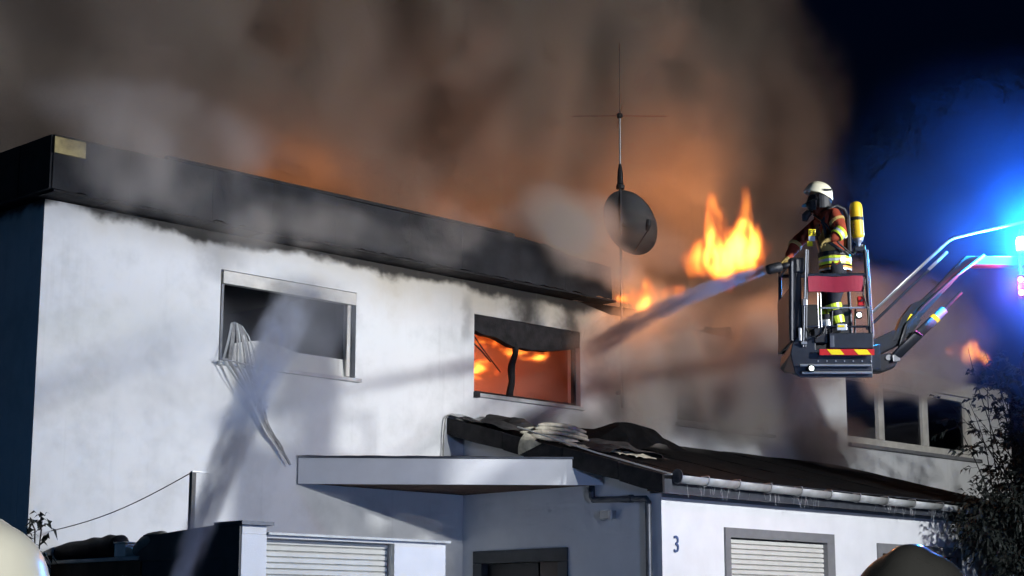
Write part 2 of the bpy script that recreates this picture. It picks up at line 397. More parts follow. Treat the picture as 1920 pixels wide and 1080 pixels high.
# window 2: burning
f = house.part('window', window_frame(W2, -.11, .05), M_CHAR); tag(f, 'burning upper window glowing orange inside')
def sag(a, b):
    z = 6.80 - b * (.24 + .20 * math.sin(math.pi * min(1, a * .95)) + .05 * mnoise.noise(Vector((a*7, b, 0))))
    return Vector((W2[0] + .005 + (W2[1] - W2[0] - .01) * a, -.03 + .02 * math.sin(8*a), z))
house.part('shutter_box', MB().grid(sag, 20, 4, (0, -.14, 0)), M_CHAR, f)
post = [(8.83 + .03*math.sin(i*1.1) + .05*math.sin(i*.45+1), -.07, 6.45 - i*.095) for i in range(11)]
house.part('charred_mullion', MB().tube(post, [.055, .06, .05, .055, .06, .065, .06, .055, .06, .06, .065], 7), M_CHAR, f, smooth=True)
house.part('fallen_rod', MB().tube([(7.86, -.05, 6.50), (8.15, -.06, 6.24), (8.58, -.1, 5.92)], .010, 6), M_CHAR, f)
house.part('fallen_rod', MB().tube([(7.87, -.04, 6.34), (8.1, -.06, 6.22), (8.35, -.1, 6.07)], .012, 6), M_CHAR, f)
house.part('sill', MB().box((W2[0]-.0, -.09, 5.44), (W2[1]+.05, .06, 5.50)), M_ZINC, f, bevel=.006)
house.part('sill_end', MB().box((W2[0]-.012, .0, 5.425), (W2[0]+.07, .075, 5.515)), M_DSTEEL, f)
# window 3 (half lost in smoke)
f = house.part('window', window_frame(W3, -.10, .08), M_FRAMEG); tag(f, 'middle upper window half hidden by brown smoke')
house.part('pane', HB(W3[0]+.08, W3[1]-.08, -.15, -.14, W3[2]+.08, W3[3]-.08), M_GLASS, f)
house.part('sill', MB().box((W3[0]-.05, -.09, 5.385), (W3[1]+.12, .08, 5.445)), M_FRAMEG, f)
# window 4: wide cream framed strip
f = house.part('window', MB().box((W4[0]+.002, -.19, W4[2]+.002), (W4[1]-.002, -.10, W4[2]+.16)).box((W4[0]+1.48, -.19, W4[3]-.10), (W4[1]-.002, -.10, W4[3]-.002)), M_FRAMEW)
tag(f, 'wide cream framed upper window with smoke pouring out beside the tree')
for a, b in ((19.72, 19.92), (21.42, 21.64), (23.18, 23.41)):
    house.part('mullion', HB(a, b, -.185, -.085, W4[2]+.163, W4[3]-.103), M_FRAMEW, f, bevel=.006)
house.part('mullion', HB(W4[0]+.003, W4[0]+.05, -.185, -.095, W4[2]+.163, W4[3]-.01), M_FRAMEG, f)
for a, b in ((19.93, 21.41), (21.65, 23.17)):
    house.part('pane', HB(a, b, -.16, -.15, W4[2]+.165, W4[3]-.12), M_GLASS, f)
house.part('sill', MB().box((W4[0]-.0, -.09, 5.42), (W4[1]+.12, .09, 5.495)), M_FRAMEG, f, bevel=.006)

# broken venetian shutter hanging from window 1
M_RAG = mat('scorched_slat', (.36, .355, .34), .6, .2, .5, 9, .3)
blind = HT('broken_shutter', (3.0, .1, 5.5), 'twisted metal shutter slats hanging down from the left upper window', 'shutter')
rb = random.Random(5)
def bl(name, pts, w, m): 
    def fn(a, b):
        t = a * (len(pts) - 1); i = min(int(t), len(pts) - 2); q = t - i
        p = Vector(pts[i]).lerp(Vector(pts[i+1]), q); ang = a * 1.4
        return p + Vector((math.cos(ang), math.sin(ang), .2)) * (b - .5) * w
    blind.part(name, MB().grid(fn, 10, 1, (.006, .004, .006)), m)
for i in range(9):
    t = i / 8; top = (3.02 + .18 * t, .06, 6.05 - .06 * abs(t - .3)); mid = (2.82 + .62 * t + .03 * rb.uniform(-1, 1), .16, 5.47 - .1 * t); low = (3.22 + .26 * t, .2, 5.0 - .12 * t + rb.uniform(-.06, .06))
    bl('slat', [top, (top[0]*.6 + mid[0]*.4, .13, 5.83), mid, (mid[0]*.5 + low[0]*.5, .2, 5.22), low], rb.uniform(.012, .034), (M_ZINC, M_RAG, M_STEEL, M_RAG)[i % 4])
def torn(pts, w0, w1, sd):
    def fn(a, b):
        t = a * (len(pts) - 1); i = min(int(t), len(pts) - 2); p = Vector(pts[i]).lerp(Vector(pts[i+1]), t - i)
        w = (w0 + (w1 - w0) * a) * (1 + .7 * mnoise.noise(Vector((a * 5, sd, b))))
        return p + Vector((w * (b - .5), .03 * mnoise.noise(Vector((a*4, b*3, sd))) + .03, .25 * w * (b - .5)))
    blind.part('torn_sheet', MB().grid(fn, 16, 4, (.002, .004, .002)), M_RAG)
torn([(3.40, .17, 5.02), (3.60, .10, 4.66), (3.90, .06, 4.34), (4.12, .05, 4.08)], .15, .03, 1.)
blind.part('cross_bar', MB().tube([(2.80, .19, 5.47), (3.2, .2, 5.44), (3.75, .13, 5.38)], .012, 6), M_STEEL)
blind.part('bracket', MB().tube([(3.28, .22, 5.2), (3.4, .25, 5.14), (3.5, .23, 5.17), (3.42, .23, 5.24), (3.3, .22, 5.22)], .018, 6), M_CHROME)

# ------------------------------------------------------------------ annex with sloping roof, canopy, gutter
AU, AN, AE = 7.647, 4.087, 17.6
def roof_z(n): return 5.02 - .262 * n
annex = HT('house_extension', (AU, 2, 0), 'white single storey extension with sooty sloping roof and house number on its front', 'extension')
door = (.35, 2.18, 0, 2.87)   # opening in the side wall: n0, n1, z0, z1
sw = MB().prism([(AU, -.0 + .003, 0), (AU, door[0], 0), (AU, door[0], 2.87), (AU, door[1], 2.87), (AU, door[1], 0), (AU, AN - .203, 0), (AU, AN - .203, roof_z(AN - .203) - .22), (AU, .003, roof_z(0) - .22)], (.2, 0, 0))
annex.part('side_wall', sw, M_WHITE)
AW1 = (9.10, 11.80, .9, 3.19); AW2 = (13.10, 15.60, .9, 3.08)
annex.part('front_wall', wall_grid(AU, AE, 0, 3.66, AN - .2, AN, [AW1, AW2]), M_WHITE)
annex.part('end_wall', MB().prism([(AE - .2, .003, 0), (AE - .2, AN - .203, 0), (AE - .2, AN - .203, roof_z(AN) - .24), (AE - .2, .003, roof_z(0) - .24)], (.2, 0, 0)), M_WHITE)
# roof deck in strips of felt, uneven edges
def roofstrip(u0, u1, i):
    def fn(a, b):
        n = .003 + (4.34 - .003) * b; u = u0 + (u1 - u0) * a
        z = roof_z(n) + .012 * mnoise.noise(Vector((u*2, n*3, i))) + (i % 2) * .006
        return Vector((u, n, z))
    return MB().grid(fn, 6, 16, (0, 0, -.05))
deck = annex.part('roof', MB().prism([(7.36, .004, roof_z(0) - .055), (7.36, 4.30, roof_z(4.30) - .055), (7.36, 4.30, roof_z(4.30) - .20), (7.36, .004, roof_z(0) - .20)], (AE + .3 - 7.36, 0, 0)), M_CHAR)
u = 7.30; i = 0
while u < AE + .3:
    annex.part('roof_felt_strip', roofstrip(u, min(u + 1.0, AE + .3) - .004, i), M_ROOF, deck); u += 1.0; i += 1
# verge board: charred, in lengths
for i, (a, b) in enumerate(((-.0 + .004, 1.25), (1.26, 2.5), (2.51, 3.6), (3.61, 4.42))):
    dz = (0, -.012, .008, -.006)[i]
    annex.part('verge_board', MB().prism([(7.285, a, roof_z(a) + .03 + dz), (7.285, b, roof_z(b) + .03 + dz), (7.285, b, roof_z(b) - .235 + dz), (7.285, (a+b)/2, roof_z((a+b)/2) - .25 + dz), (7.285, a, roof_z(a) - .235 + dz)], (.045, 0, 0)), M_CHAR, deck, bevel=.006)
# eaves: fascia board, gutter with brackets
annex.part('eaves_board', HB(7.34, AE + .28, 4.31, 4.335, 3.63, 3.90), M_DZINC)
annex.part('eaves_soffit', HB(7.34, AE + .28, AN + .003, 4.305, 3.665, 3.69), M_BROWN)
annex.part('wall_band', MB().box((AU + .002, AN + .004, 3.60), (AE, AN + .03, 3.664)), M_FRAMEG)
def gutter(u0, u1):
    def fn(a, b):
        t = math.pi * b; return Vector((u0 + (u1 - u0) * a, 4.42 - .085 * math.cos(t), 3.875 - .0085 * (u0 + (u1-u0)*a - 7.6) - .10 * math.sin(t)))
    return MB().grid(fn, 1, 12, (0, 0, .006))
gut = None; edges = [7.62, 8.22, 8.95, 9.71, 10.48, 11.26, 12.04, 12.83, 13.64, 14.49, 15.29, 16.1, 16.9, 17.7]
gut = annex.part('gutter', MB().tube([(7.60, 4.42, 3.875), (7.62, 4.42, 3.875)], .10, 16), M_DZINC)
for a, b in zip(edges, edges[1:]):
    annex.part('gutter_length', gutter(a + .006, b - .006), M_ZINC, gut, smooth=True)
    zz = 3.875 - .0085 * (a - 7.6)
    ring = [(a, 4.42 - .094 * math.cos(math.pi*q/8), zz - .108 * math.sin(math.pi*q/8)) for q in range(9)] + [(a, 4.50, zz + .03), (a, 4.36, zz + .03)]
    annex.part('bracket', MB().tube(ring, .009, 5), M_STEEL, gut)
# windows with lowered roller shutters
def shutter_window(wd, nslat, label, step=.075):
    u0, u1, z0, z1 = wd; n = AN
    f = annex.part('window', MB().box((u0 - .04, n - .12, z1 - .10), (u1 + .04, n + .035, z1 + .04)).box((u0 - .04, n - .12, z0), (u0 + .085, n + .035, z1 - .101)).box((u1 - .16, n - .12, z0), (u1 + .04, n + .035, z1 - .101)), M_FRAMEG)
    tag(f, label)
    for i in range(nslat):
        zt = z1 - .115 - i * step
        annex.part('slat', MB().prism([(u0 + .088, n - .07, zt), (u0 + .088, n - .045, zt - .012), (u0 + .088, n - .045, zt - step + .014), (u0 + .088, n - .07, zt - step + .004)], (u1 - u0 - .25, 0, 0)), M_SHUT, f)
    return f
shutter_window(AW1, 26, 'ground floor window with closed cream roller shutter right of the house number')
f2 = annex.part('window', MB().box((AW2[0] - .03, AN - .12, AW2[3] - .10), (AW2[1] + .03, AN + .035, AW2[3] + .06)).box((AW2[0] - .03, AN - .12, AW2[2]), (AW2[0] + .09, AN + .035, AW2[3] - .101)).box((AW2[1] - .10, AN - .12, AW2[2]), (AW2[1] + .03, AN + .035, AW2[3] - .101)), M_FRAMEG)
tag(f2, 'second ground floor window behind the tree')
annex.part('pane', HB(AW2[0] + .09, AW2[1] - .10, AN - .11, AN - .10, AW2[2], AW2[3] - .10), M_GLASS, f2)
annex.part('ceiling', HB(AU + .21, AE - .21, .01, AN - .21, 3.3, 3.34), M_ROOM)
# entrance door in the side wall
d = annex.part('door', HB(AU + .11, AU + .15, door[0] + .12, 1.55, 0, 2.75), M_BLACK)
annex.part('door_frame', MB().box((AU - .03, door[0] - .09, 0), (AU + .16, door[0] + .10, 2.755)).box((AU - .03, door[1] - .10, 0), (AU + .16, door[1] + .09, 2.755)).box((AU - .03, door[0] - .09, 2.757), (AU + .16, door[1] + .09, 2.95)), M_DOOR, d, bevel=.006)
annex.part('side_light', HB(AU + .10, AU + .12, 1.60, door[1] - .10, 0, 2.755), mat('brown_glazed_panel', (.05, .03, .025), .3), d)
annex.part('handle', MB().tube([(AU + .10, 1.44, .95), (AU + .05, 1.44, .95), (AU + .05, 1.44, 1.35), (AU + .10, 1.44, 1.35)], .012, 6), M_STEEL, d)
# canopy over the entrance: wedge slab with slanting front edge
CA, CB = (4.33, .004), (AU - .004, 2.975)
can = annex.part('canopy', MB().prism([(CA[0], CA[1], 3.86), (CB[0], CB[1], 3.86), (CB[0], .004, 3.86)], (0, 0, .33)), M_BROWN)
dv = Vector((CB[0] - CA[0], CB[1] - CA[1], 0)).normalized(); nv = Vector((-dv.y, dv.x, 0))
a = Vector((*CA, 0)); b = Vector((*CB, 0))
annex.part('canopy_fascia', MB().add([*(p + Vector((0, 0, z)) for z in (3.825, 4.205) for p in (a + nv*.003, b + nv*.003, b + nv*.035, a + nv*.035))], [(0,3,2,1),(4,5,6,7),(0,1,5,4),(1,2,6,5),(2,3,7,6),(3,0,4,7)]), M_WHITE, can, bevel=.006)
annex.part('canopy_edge_strip', MB().add([*(p + Vector((0, 0, z)) for z in (4.207, 4.235) for p in (a - nv*.05, b - nv*.05, b + nv*.055, a + nv*.055))], [(0,3,2,1),(4,5,6,7),(0,1,5,4),(1,2,6,5),(2,3,7,6),(3,0,4,7)]), M_DZINC, can)
for i in range(9):   # soffit boards seen from below
    n0 = .02 + i * .31; n1 = n0 + .30; uu = lambda n: CA[0] + (CB[0] - CA[0]) * (n / CB[1]) + .04
    annex.part('soffit_board', MB().prism([(uu(n0), n0, 3.84), (AU - .01, n0, 3.84), (AU - .01, n1, 3.84), (uu(n1), n1, 3.84)], (0, 0, .017)), M_BROWN, can)
annex.part('soot_patch_cap', MB().grid(lambda p, q: Vector((a.x + dv.x*(.0 + .0*p) + dv.x*(4.33*p), a.y + dv.y*(4.33*p), 4.24)) + nv*(.05 - .35*q) + Vector((0, 0, .012*mnoise.noise(Vector((p*14, q*3, 0))))), 30, 2, (0, 0, -.004)), M_ASH, can)
# downpipe
dp = annex.part('downpipe', MB().tube([(AU - .06, 2.81, 3.83), (AU - .06, 2.81, 3.66), (AU - .06, 2.83, 3.62), (AU - .06, 3.86, 3.585), (AU - .06, 3.89, 3.54), (AU - .06, 3.89, 0.0)], .045, 8), M_DZINC, smooth=True)
annex.part('collar', MB().tube([(AU - .06, 3.55, 3.60), (AU - .06, 3.60, 3.598)], .06, 10), M_DZINC, dp)
annex.part('collar', MB().tube([(AU - .06, 3.89, 2.4), (AU - .06, 3.89, 2.46)], .055, 10), M_DZINC, dp)
# wall lamp (unlit) and the number 3
lampb = annex.part('wall_lamp', MB().box((AU - .10, 3.00, 3.33), (AU - .002, 3.24, 3.45)), M_STEEL, bevel=.01)
annex.part('lamp_cover', MB().box((AU - .14, 3.20, 3.30), (AU - .102, 3.245, 3.44)), M_PLAST, lampb)
fc = bpy.data.curves.new('house_number', 'FONT'); fc.body = '3'; fc.size = .34; fc.extrude = .008; fc.align_x = 'CENTER'; fc.resolution_u = 3
tmp = bpy.data.objects.new('tmp', fc); COL.objects.link(tmp); bpy.context.view_layer.update()
me = bpy.data.meshes.new_from_object(tmp.evaluated_get(bpy.context.evaluated_depsgraph_get())); bpy.data.objects.remove(tmp)
num = bpy.data.objects.new('house_number', me); COL.objects.link(num); me.materials.clear(); me.materials.append(M_BLUENUM); num.parent = annex.o
num.rotation_euler = (R(90), 0, 0); num.location = Vector((7.95, -(AN + .012), 2.83)) - annex.base; num.scale = (.85, 1, 1)

# things on the annex roof
rr = random.Random(11)
def rag(name, uc, nc, w, h, seed, m, label, cat, curl=.25, base=.03, group=None, tilt=0):
    t = HT(name, (uc, nc, roof_z(nc)), label, cat, group)
    def fn(a, b):
        x = (a - .5) * w; y = (b - .5) * h
        edge = 1 - (2*abs(a-.5))**3
        z = base + curl * (.5 + mnoise.noise(Vector((a*2.3 + seed, b*2.1, seed)))) * (.35 + .65*edge) + tilt * (a - .2)
        ee = .10 * mnoise.noise(Vector((b * 6, seed, a*3)))
        return Vector((uc + x + ee, nc + y + .08*mnoise.noise(Vector((a*7, seed, 1))), roof_z(nc + y) + max(.008, z)))
    t.part('sheet', MB().grid(fn, 16, 8, (0, 0, -.006)), m); return t
rag('torn_roof_felt', 7.75, .75, .9, 1.2, 1.3, M_ASH, 'humped dark torn roof felt at the top of the extension roof beside the wall', 'roof felt', .26)
rag('torn_roof_felt', 9.9, 1.5, 1.7, 1.2, 4.7, M_ROOF, 'jagged dark burnt sheet curling up right of the pale cloth bundle', 'roof felt', .34, .03, None, .10)
rag('torn_roof_felt', 8.75, 2.3, 1.4, .9, 8.1, M_ASH, 'low grey crumpled felt between the pale bundle and the eaves', 'roof felt', .16)
flap = HT('pale_flap', (7.30, 1.9, roof_z(1.9)), 'pale triangular scrap of cloth hanging over the dark verge', 'cloth')
flap.part('cloth', MB().grid(lambda a, b: Vector((7.255 - .02*math.sin(5*a) + .4 * max(0, a - .75), 1.62 + .48*b*(1 - .55*a) + .05*a, roof_z(1.62 + .48*b) + .10 - .36*(1-a)*(1 - .75*b)- .0)), 6, 6, (.008, 0, 0)), M_CLOTH)
bundle = HT('cloth_bundle', (8.0, 1.7, roof_z(1.7)), 'bundle of pale folded hose or cloth lying on the sooty extension roof', 'cloth bundle')
for i in range(6):
    lay = i % 4; n0 = 1.62 - .10 * (i // 4) + .03 * lay; z0 = roof_z(n0) + .06 + .062 * lay + (.03 if i > 3 else 0); Lb = .95 - .12 * abs(lay - 1) + .05 * (i // 4)
    pts = [(7.42 + .06 * lay + Lb * t / 9, n0 + .35 * t / 9 + .02 * math.sin(t + i), z0 - .085 * t / 9 + .045 * math.sin(math.pi * t / 9) * (lay > 0)) for t in range(10)]
    bundle.part('fold', MB().tube(pts, [.018, .034] + [.036 + .006 * math.sin(i + t * 1.3) for t in range(6)] + [.034, .016], 8), M_CLOTH, smooth=True)
for i in range(5):
    a0 = 7.75 + .22 * i; nn0 = 2.0 + .14 * i
    bundle.part('fold', MB().grid(lambda a, b, a0=a0, nn0=nn0, i=i: Vector((a0 + .42 * a, nn0 + .22 * b + .05 * a, roof_z(nn0 + .22 * b) + .035 + .06 * abs(mnoise.noise(Vector((a * 3 + i * 3, b * 3, 2)))))), 8, 5, (0, 0, -.008)), M_CLOTH)
rod = HT('metal_strip', (7.25, 3.1, roof_z(3.1)), 'thin pale metal strip lying along the verge of the extension roof', 'metal strip')
rod.part('strip', MB().tube([(7.262, 1.60, roof_z(1.6) + .17), (7.255, 3.2, roof_z(3.2) + .085), (7.25, 4.62, roof_z(4.62) + .055)], .013, 6), M_ZINC)
cab = HT('loose_cable', (7.2, .1, 4.3), 'thin grey cable looping down the wall beside the extension roof', 'cable')
cab.part('cable', MB().tube([(7.36, .02, 5.06), (7.26, .05, 5.08), (7.20, .06, 5.02), (7.17, .06, 4.8), (7.165, .05, 4.5), (7.15, .05, 4.26)], .010, 6), M_SACK, smooth=True)
flash = HT('wall_flashing', (7.5, .03, 5.1), 'pale scrap of flashing along the wall above the extension roof', 'flashing')
flash.part('sheet', MB().grid(lambda a, b: Vector((7.29 + .95*a, .02 + .25*b, 5.09 + .03*math.sin(9*a) - .06*b + .02*mnoise.noise(Vector((a*9, b, 3))))), 14, 2, (0, 0, .006)), M_ZINC)
# water dripping from the gutter
drip = MB(); rd = random.Random(2)
for i in range(70):
    uu = rd.choice([8.2, 8.8, 9.9, 10.2, 10.6, 12.9, 13.4, 14.4]) + rd.gauss(0, .22); L_ = rd.uniform(.03, .20)
    zz = 3.76 - .0085*(uu - 7.6); drip.tube([(uu, 4.46 + rd.uniform(-.05, .05), zz), (uu + rd.uniform(-.01, .01), 4.46, zz - L_)], rd.uniform(.0008, .0018), 3, False)
drip.v = [tuple(HM @ Vector((v[0], -v[1], v[2]))) for v in drip.v]
tag(drip.build('water_drips', mat('water_film', (.75, .78, .8), .15, 0, .05, 5, 0)), kind='stuff')

# ------------------------------------------------------------------ garage with carport roof
GU = .376
gar = HT('garage', (2, 3, 0), 'low white garage with slatted roller door in front of the left house wall', 'garage')
gar.part('front_wall', wall_grid(GU + .002, 3.54, 0, 2.80, 3.8, 4.0, [(.73, 2.69, 0, 2.77)]), M_WHITE)
gar.part('corner_pillar', MB().box((GU + .0, 3.62, 2.8), (.72, 4.03, 2.90)).box((GU - .004, 3.62, 0), (.725, 4.03, 2.80)), M_WHITE, bevel=.006)
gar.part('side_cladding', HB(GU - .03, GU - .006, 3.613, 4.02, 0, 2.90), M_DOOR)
gar.part('pillar_cap', MB().box((GU - .05, 3.55, 2.903), (.78, 4.09, 2.945)), M_DZINC)
gar.part('top_ledge', MB().box((.73, 3.75, 2.803), (3.58, 4.06, 2.832)), M_ZINC)
dr = gar.part('roller_door', HB(.735, 2.685, 3.84, 3.85, 0, 2.765), M_SHUT)
for i in range(40):
    zt = 2.765 - i * .068
    if zt < .07: break
    gar.part('slat', MB().prism([(.74, 3.855, zt), (.74, 3.88, zt - .010), (.74, 3.88, zt - .055), (.74, 3.855, zt - .064)], (1.94, 0, 0)), M_SHUT, dr)
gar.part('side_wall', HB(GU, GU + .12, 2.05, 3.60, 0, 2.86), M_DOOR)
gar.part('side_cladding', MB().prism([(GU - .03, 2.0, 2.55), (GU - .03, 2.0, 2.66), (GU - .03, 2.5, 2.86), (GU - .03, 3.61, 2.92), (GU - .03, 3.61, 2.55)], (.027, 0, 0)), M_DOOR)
gar.part('flat_roof', HB(GU + .15, 3.5, .05, 3.78, 2.62, 2.72), M_ROOF)
gar.part('carport_fascia', HB(GU - .02, GU + .03, -1.2, 2.04, 2.38, 2.56), M_BROWN)
gar.part('edge_strip', HB(GU - .05, GU + .10, -1.2, 2.03, 2.565, 2.61), M_ZINC)
gar.part('carport_shade_wall', HB(GU + .3, GU + .36, -1.2, 2.0, 0, 2.37), M_BLACK)  # black colour stands in for the shade below the carport fascia
gar.part('carport_deck', HB(GU + .103, 2.0, .02, 2.03, 2.50, 2.555), M_ROOF)
# things on the carport roof
tarp = HT('rolled_tarp', (.45, .7, 2.62), 'shiny black rolled tarpaulin lying on the carport roof edge', 'tarpaulin')
def tarpf(a, b):
    n = -.05 + 1.52 * a; t = 2*math.pi*b
    r = (.15 + .02*mnoise.noise(Vector((a*6, b*5, 1))) ) * (1 - .35*(1-a)) * (1 if .04 < a < .96 else .55)
    return Vector((.47 + r*.9*math.cos(t), n, 2.61 + r + r*math.sin(t)))
tarp.part('roll', MB().grid(tarpf, 24, 18), M_TARP, smooth=True)
bx = HT('plastic_box', (.42, 1.62, 2.61), 'small pale plastic box beside the black tarpaulin', 'box')
bx.part('body', MB().box((.33, 1.50, 2.612), (.55, 1.74, 2.77)), M_PLAST, bevel=.012)
bx.part('lid', MB().box((.32, 1.49, 2.773), (.56, 1.75, 2.792)), M_PLAST, bevel=.006)
sk = HT('grey_sack', (.48, 2.05, 2.62), 'slumped grey sack between the pale box and the garage side wall', 'sack')
def sackf(a, b):
    t = 2*math.pi*b; h = math.sin(math.pi*min(1, a*1.02))**.5
    n = 1.72 + .62*a; r = .16*h*(1 + .15*mnoise.noise(Vector((a*4, b*4, 9))))
    return Vector((.5 + r*math.cos(t), n + .05*math.sin(t), 2.70 + .13*a + r*.85*math.sin(t)))
sk.part('body', MB().grid(sackf, 14, 16), M_SACK, smooth=True)
pole = HT('cable_post', (.42, 2.97, 2.93), 'grey post with small bracket carrying a thin line on the garage side', 'post')
pole.part('post', MB().box((.39, 2.94, 2.86), (.45, 3.0, 3.56)), mat('weathered_post', (.16, .15, .13), .8), bevel=.005)
pole.part('bracket', MB().box((.40, 2.95, 3.562), (.66, 2.99, 3.575)), M_STEEL)
line = HT('thin_line', (.3, 1.5, 3.2), 'thin line sagging from the grey post to the left house corner', 'line')
line.part('line', MB().tube([(.40 - .06*t, 2.95 - 3.2*t, 3.55 - .58*t - .10*math.sin(math.pi*t)) for t in [i/12 for i in range(13)]], .007, 5), M_SACK)

# ------------------------------------------------------------------ plants
def leaf_mb(mb, p, d, L, w, rng, droop=.2):
    d = Vector(d).normalized(); s = d.cross(Vector((0, 0, 1)));
    if s.length < .1: s = Vector((1, 0, 0))
    s.normalize(); s = (s + Vector((0, 0, rng.uniform(-.7, .7)))).normalized(); up = s.cross(d)
    p = Vector(p); m1 = p + d*L*.4 + up*.1*L; e = p + d*L - Vector((0, 0, droop*L))
    mb.add([p, m1 + s*w*.5, e, m1 - s*w*.5, m1 - up*.06*L], [(0, 1, 4), (1, 2, 4), (2, 3, 4), (3, 0, 4)])
def tree():
    rng = random.Random(21); base = hw(15.85, 5.8, 0)
    t = bpy.data.objects.new('leafy_tree', None); COL.objects.link(t); t.location = base
    tag(t, 'dark leafy tree at the right edge in front of the extension', 'tree')
    inv = Matrix.Rotation(ANG, 4, 'Z')
    tr = MB(); lf = MB(); low = MB()
    def P(u, n, z): return inv @ Vector((u - 15.9, -(n - 6.0) , z))
    trunk = [P(15.9 + .1*math.sin(i), 6.0, .35*i) for i in range(10)]
    tr.tube(trunk, [.13 - .008*i for i in range(10)], 8)
    # upright shoots
    for i in range(64):
        u0 = 15.5 + rng.uniform(-1.2, 2.2); n0 = 6.0 + rng.uniform(-.7, .7)
        tip = Vector((14.35 + rng.random() * 3.6, 5.6 + rng.uniform(-.6, .9), rng.uniform(5.2, 6.45)))
        if tip.x < 14.4: tip.z -= rng.uniform(.0, .6)
        b0 = Vector((u0*.6 + tip.x*.4, n0, 2.6 + rng.random()*.8))
        pts = []
        for q in range(9):
            a = q/8; p = b0.lerp(tip, a); p.x += .22*math.sin(a*4 + i*1.7)*a; p.z += .15*math.sin(math.pi*a); pts.append(P(*p))
        tr.tube(pts, [.013*(1-.8*q/8) + .002 for q in range(9)], 4, False)
        for q in range(15):
            a = .12 + .88*rng.random(); k = min(int(a*8), 7); p = pts[k].lerp(pts[k+1], a*8-k)
            d = Vector((rng.uniform(-1, 1), rng.uniform(-1, 1), rng.uniform(-.15, .35))).normalized(); ln = rng.uniform(.15, .45)
            tw = p + d*ln - Vector((0, 0, ln*.15)); tr.tube([p, tw], .003, 3, False)
            for w in range(rng.randint(3, 6)):
                c = p.lerp(tw, rng.uniform(.3, 1)); dd = d + Vector((rng.uniform(-.9, .9), rng.uniform(-.9, .9), rng.uniform(-.5, .2)))
                leaf_mb(lf, c, dd, rng.uniform(.09, .17), rng.uniform(.05, .085), rng, .35)
    # dense lower mass in uneven clumps
    cl = [(14.45 + 3.4*rng.random(), 5.9 + rng.uniform(-.8, .9), rng.uniform(.9, 4.9), rng.uniform(.28, .6)) for _ in range(130)]
    cl = [c for c in cl if not (c[2] > 3.75 + (c[0] - 14.5)*.45 + .5*rng.random())]
    for (cu, cn, cz, r) in cl:
        for q in range(130):
            d = Vector((rng.gauss(0, 1), rng.gauss(0, 1), rng.gauss(0, .8))).normalized(); rr_ = r * rng.random()**.4
            p = P(cu, cn, cz) + d*rr_
            leaf_mb(low, p, d + Vector((0, 0, rng.uniform(-.5, .3))), rng.uniform(.09, .17), rng.uniform(.04, .08), rng, .35)
    tr.build('trunk', M_BARK, t)
    tag(lf.build('crown', M_LEAF, t), kind='stuff'); tag(low.build('foliage', M_LEAF, t), kind='stuff')
tree()
def creeper():
    rng = random.Random(8); base = hw(-.15, .35, 0)
    t = bpy.data.objects.new('climbing_plant', None); COL.objects.link(t); t.location = base
    tag(t, 'dark climbing plant with curled leaves at the left house corner', 'plant')
    st = MB(); lf = MB()
    for i in range(7):
        pts = [Vector((.06*math.sin(q*.7+i) + (i-3)*.05, .05*math.cos(q+i), q*.33)) for q in range(10)]
        pts = [p for p in pts if p.z < 2.2 + .18*i*(1 if i % 2 else .8)]
        pts.append(pts[-1] + Vector((rng.uniform(-.1, .2), 0, .12)))
        st.tube(pts, .010, 5, False)
        for q in range(55):
            k = rng.randrange(3, len(pts)); p = pts[k] + Vector((rng.uniform(-.12, .16), rng.uniform(-.1, .1), rng.uniform(-.15, .1)))
            leaf_mb(lf, p, (rng.uniform(-1, 1), rng.uniform(-1, 1), rng.uniform(-.2, .6)), rng.uniform(.10, .18), rng.uniform(.06, .10), rng, .6)
    st.build('stem', M_BARK, t); tag(lf.build('foliage', M_LEAF, t), kind='stuff')
creeper()

# ------------------------------------------------------------------ antenna mast and dish
MU = 11.38
mast = HT('antenna_mast', (MU, .12, 5.5), 'tall thin antenna mast with crossed rods in front of the smoke', 'antenna')
mast.part('pole', MB().tube([(MU - .02, .12, 5.55), (MU, .12, 9.52)], .024, 8), M_DSTEEL)
mast.part('pole', MB().tube([(MU, .12, 9.90), (MU + .01, .12, 10.84)], .018, 8), M_STEEL)
mast.part('insulator', MB().tube([(MU, .12, 9.50), (MU, .12, 9.56), (MU, .12, 9.60), (MU, .12, 9.80), (MU, .12, 9.96)], [.075, .08, .055, .05, .025], 10), M_BASK2)
mast.part('hub', MB().lathe([(.03, -.05), (.055, -.03), (.055, .03), (.03, .05)], 10, Matrix.Translation((MU + .01, .12, 10.865))), M_DSTEEL)
for dx, dn in ((.705, .71), (-.705, -.71), (.6, -.6), (-.6, .6)):
    mast.part('rod', MB().tube([(MU + .01 + .05*dx, .12 + .05*dn, 10.862), (MU + .01 + .85*dx, .12 + .85*dn, 10.855)], .005, 5), M_DSTEEL)
mast.part('whip', MB().tube([(MU + .01, .12, 10.9), (MU + .02, .12, 12.25)], .006, 5), M_DSTEEL)
mast.part('bracket', HB(MU - .06, MU + .02, .003, .10, 5.8, 5.86), M_DSTEEL); mast.part('bracket', HB(MU - .06, MU + .02, .003, .10, 6.9, 6.96), M_DSTEEL)
dish = HT('satellite_dish', (MU + .1, .2, 8.7), 'grey satellite dish on the antenna mast half veiled by smoke', 'satellite dish')
Md = Matrix.Translation((MU + .12, -.24, 8.88)) @ Vector((-.17, -.98, .16)).to_track_quat('Z', 'Y').to_matrix().to_4x4()
Md = Matrix.Translation((0, 0, 0)) @ Md
prof = [(r*.60, -.15*(1 - r*r)) for r in [0.001, .25, .5, .75, .9, 1]] + [(.615, .012), (.60, -.012)] + [(r*.60, -.15*(1-r*r) - .012) for r in [.9, .6, .3, 0.001]]
def dflip(mb): mb.v = [(v[0], -v[1], v[2]) for v in mb.v]; return mb
dish.part('reflector', dflip(MB().lathe(prof, 36, Md)), M_DISH, smooth=True)
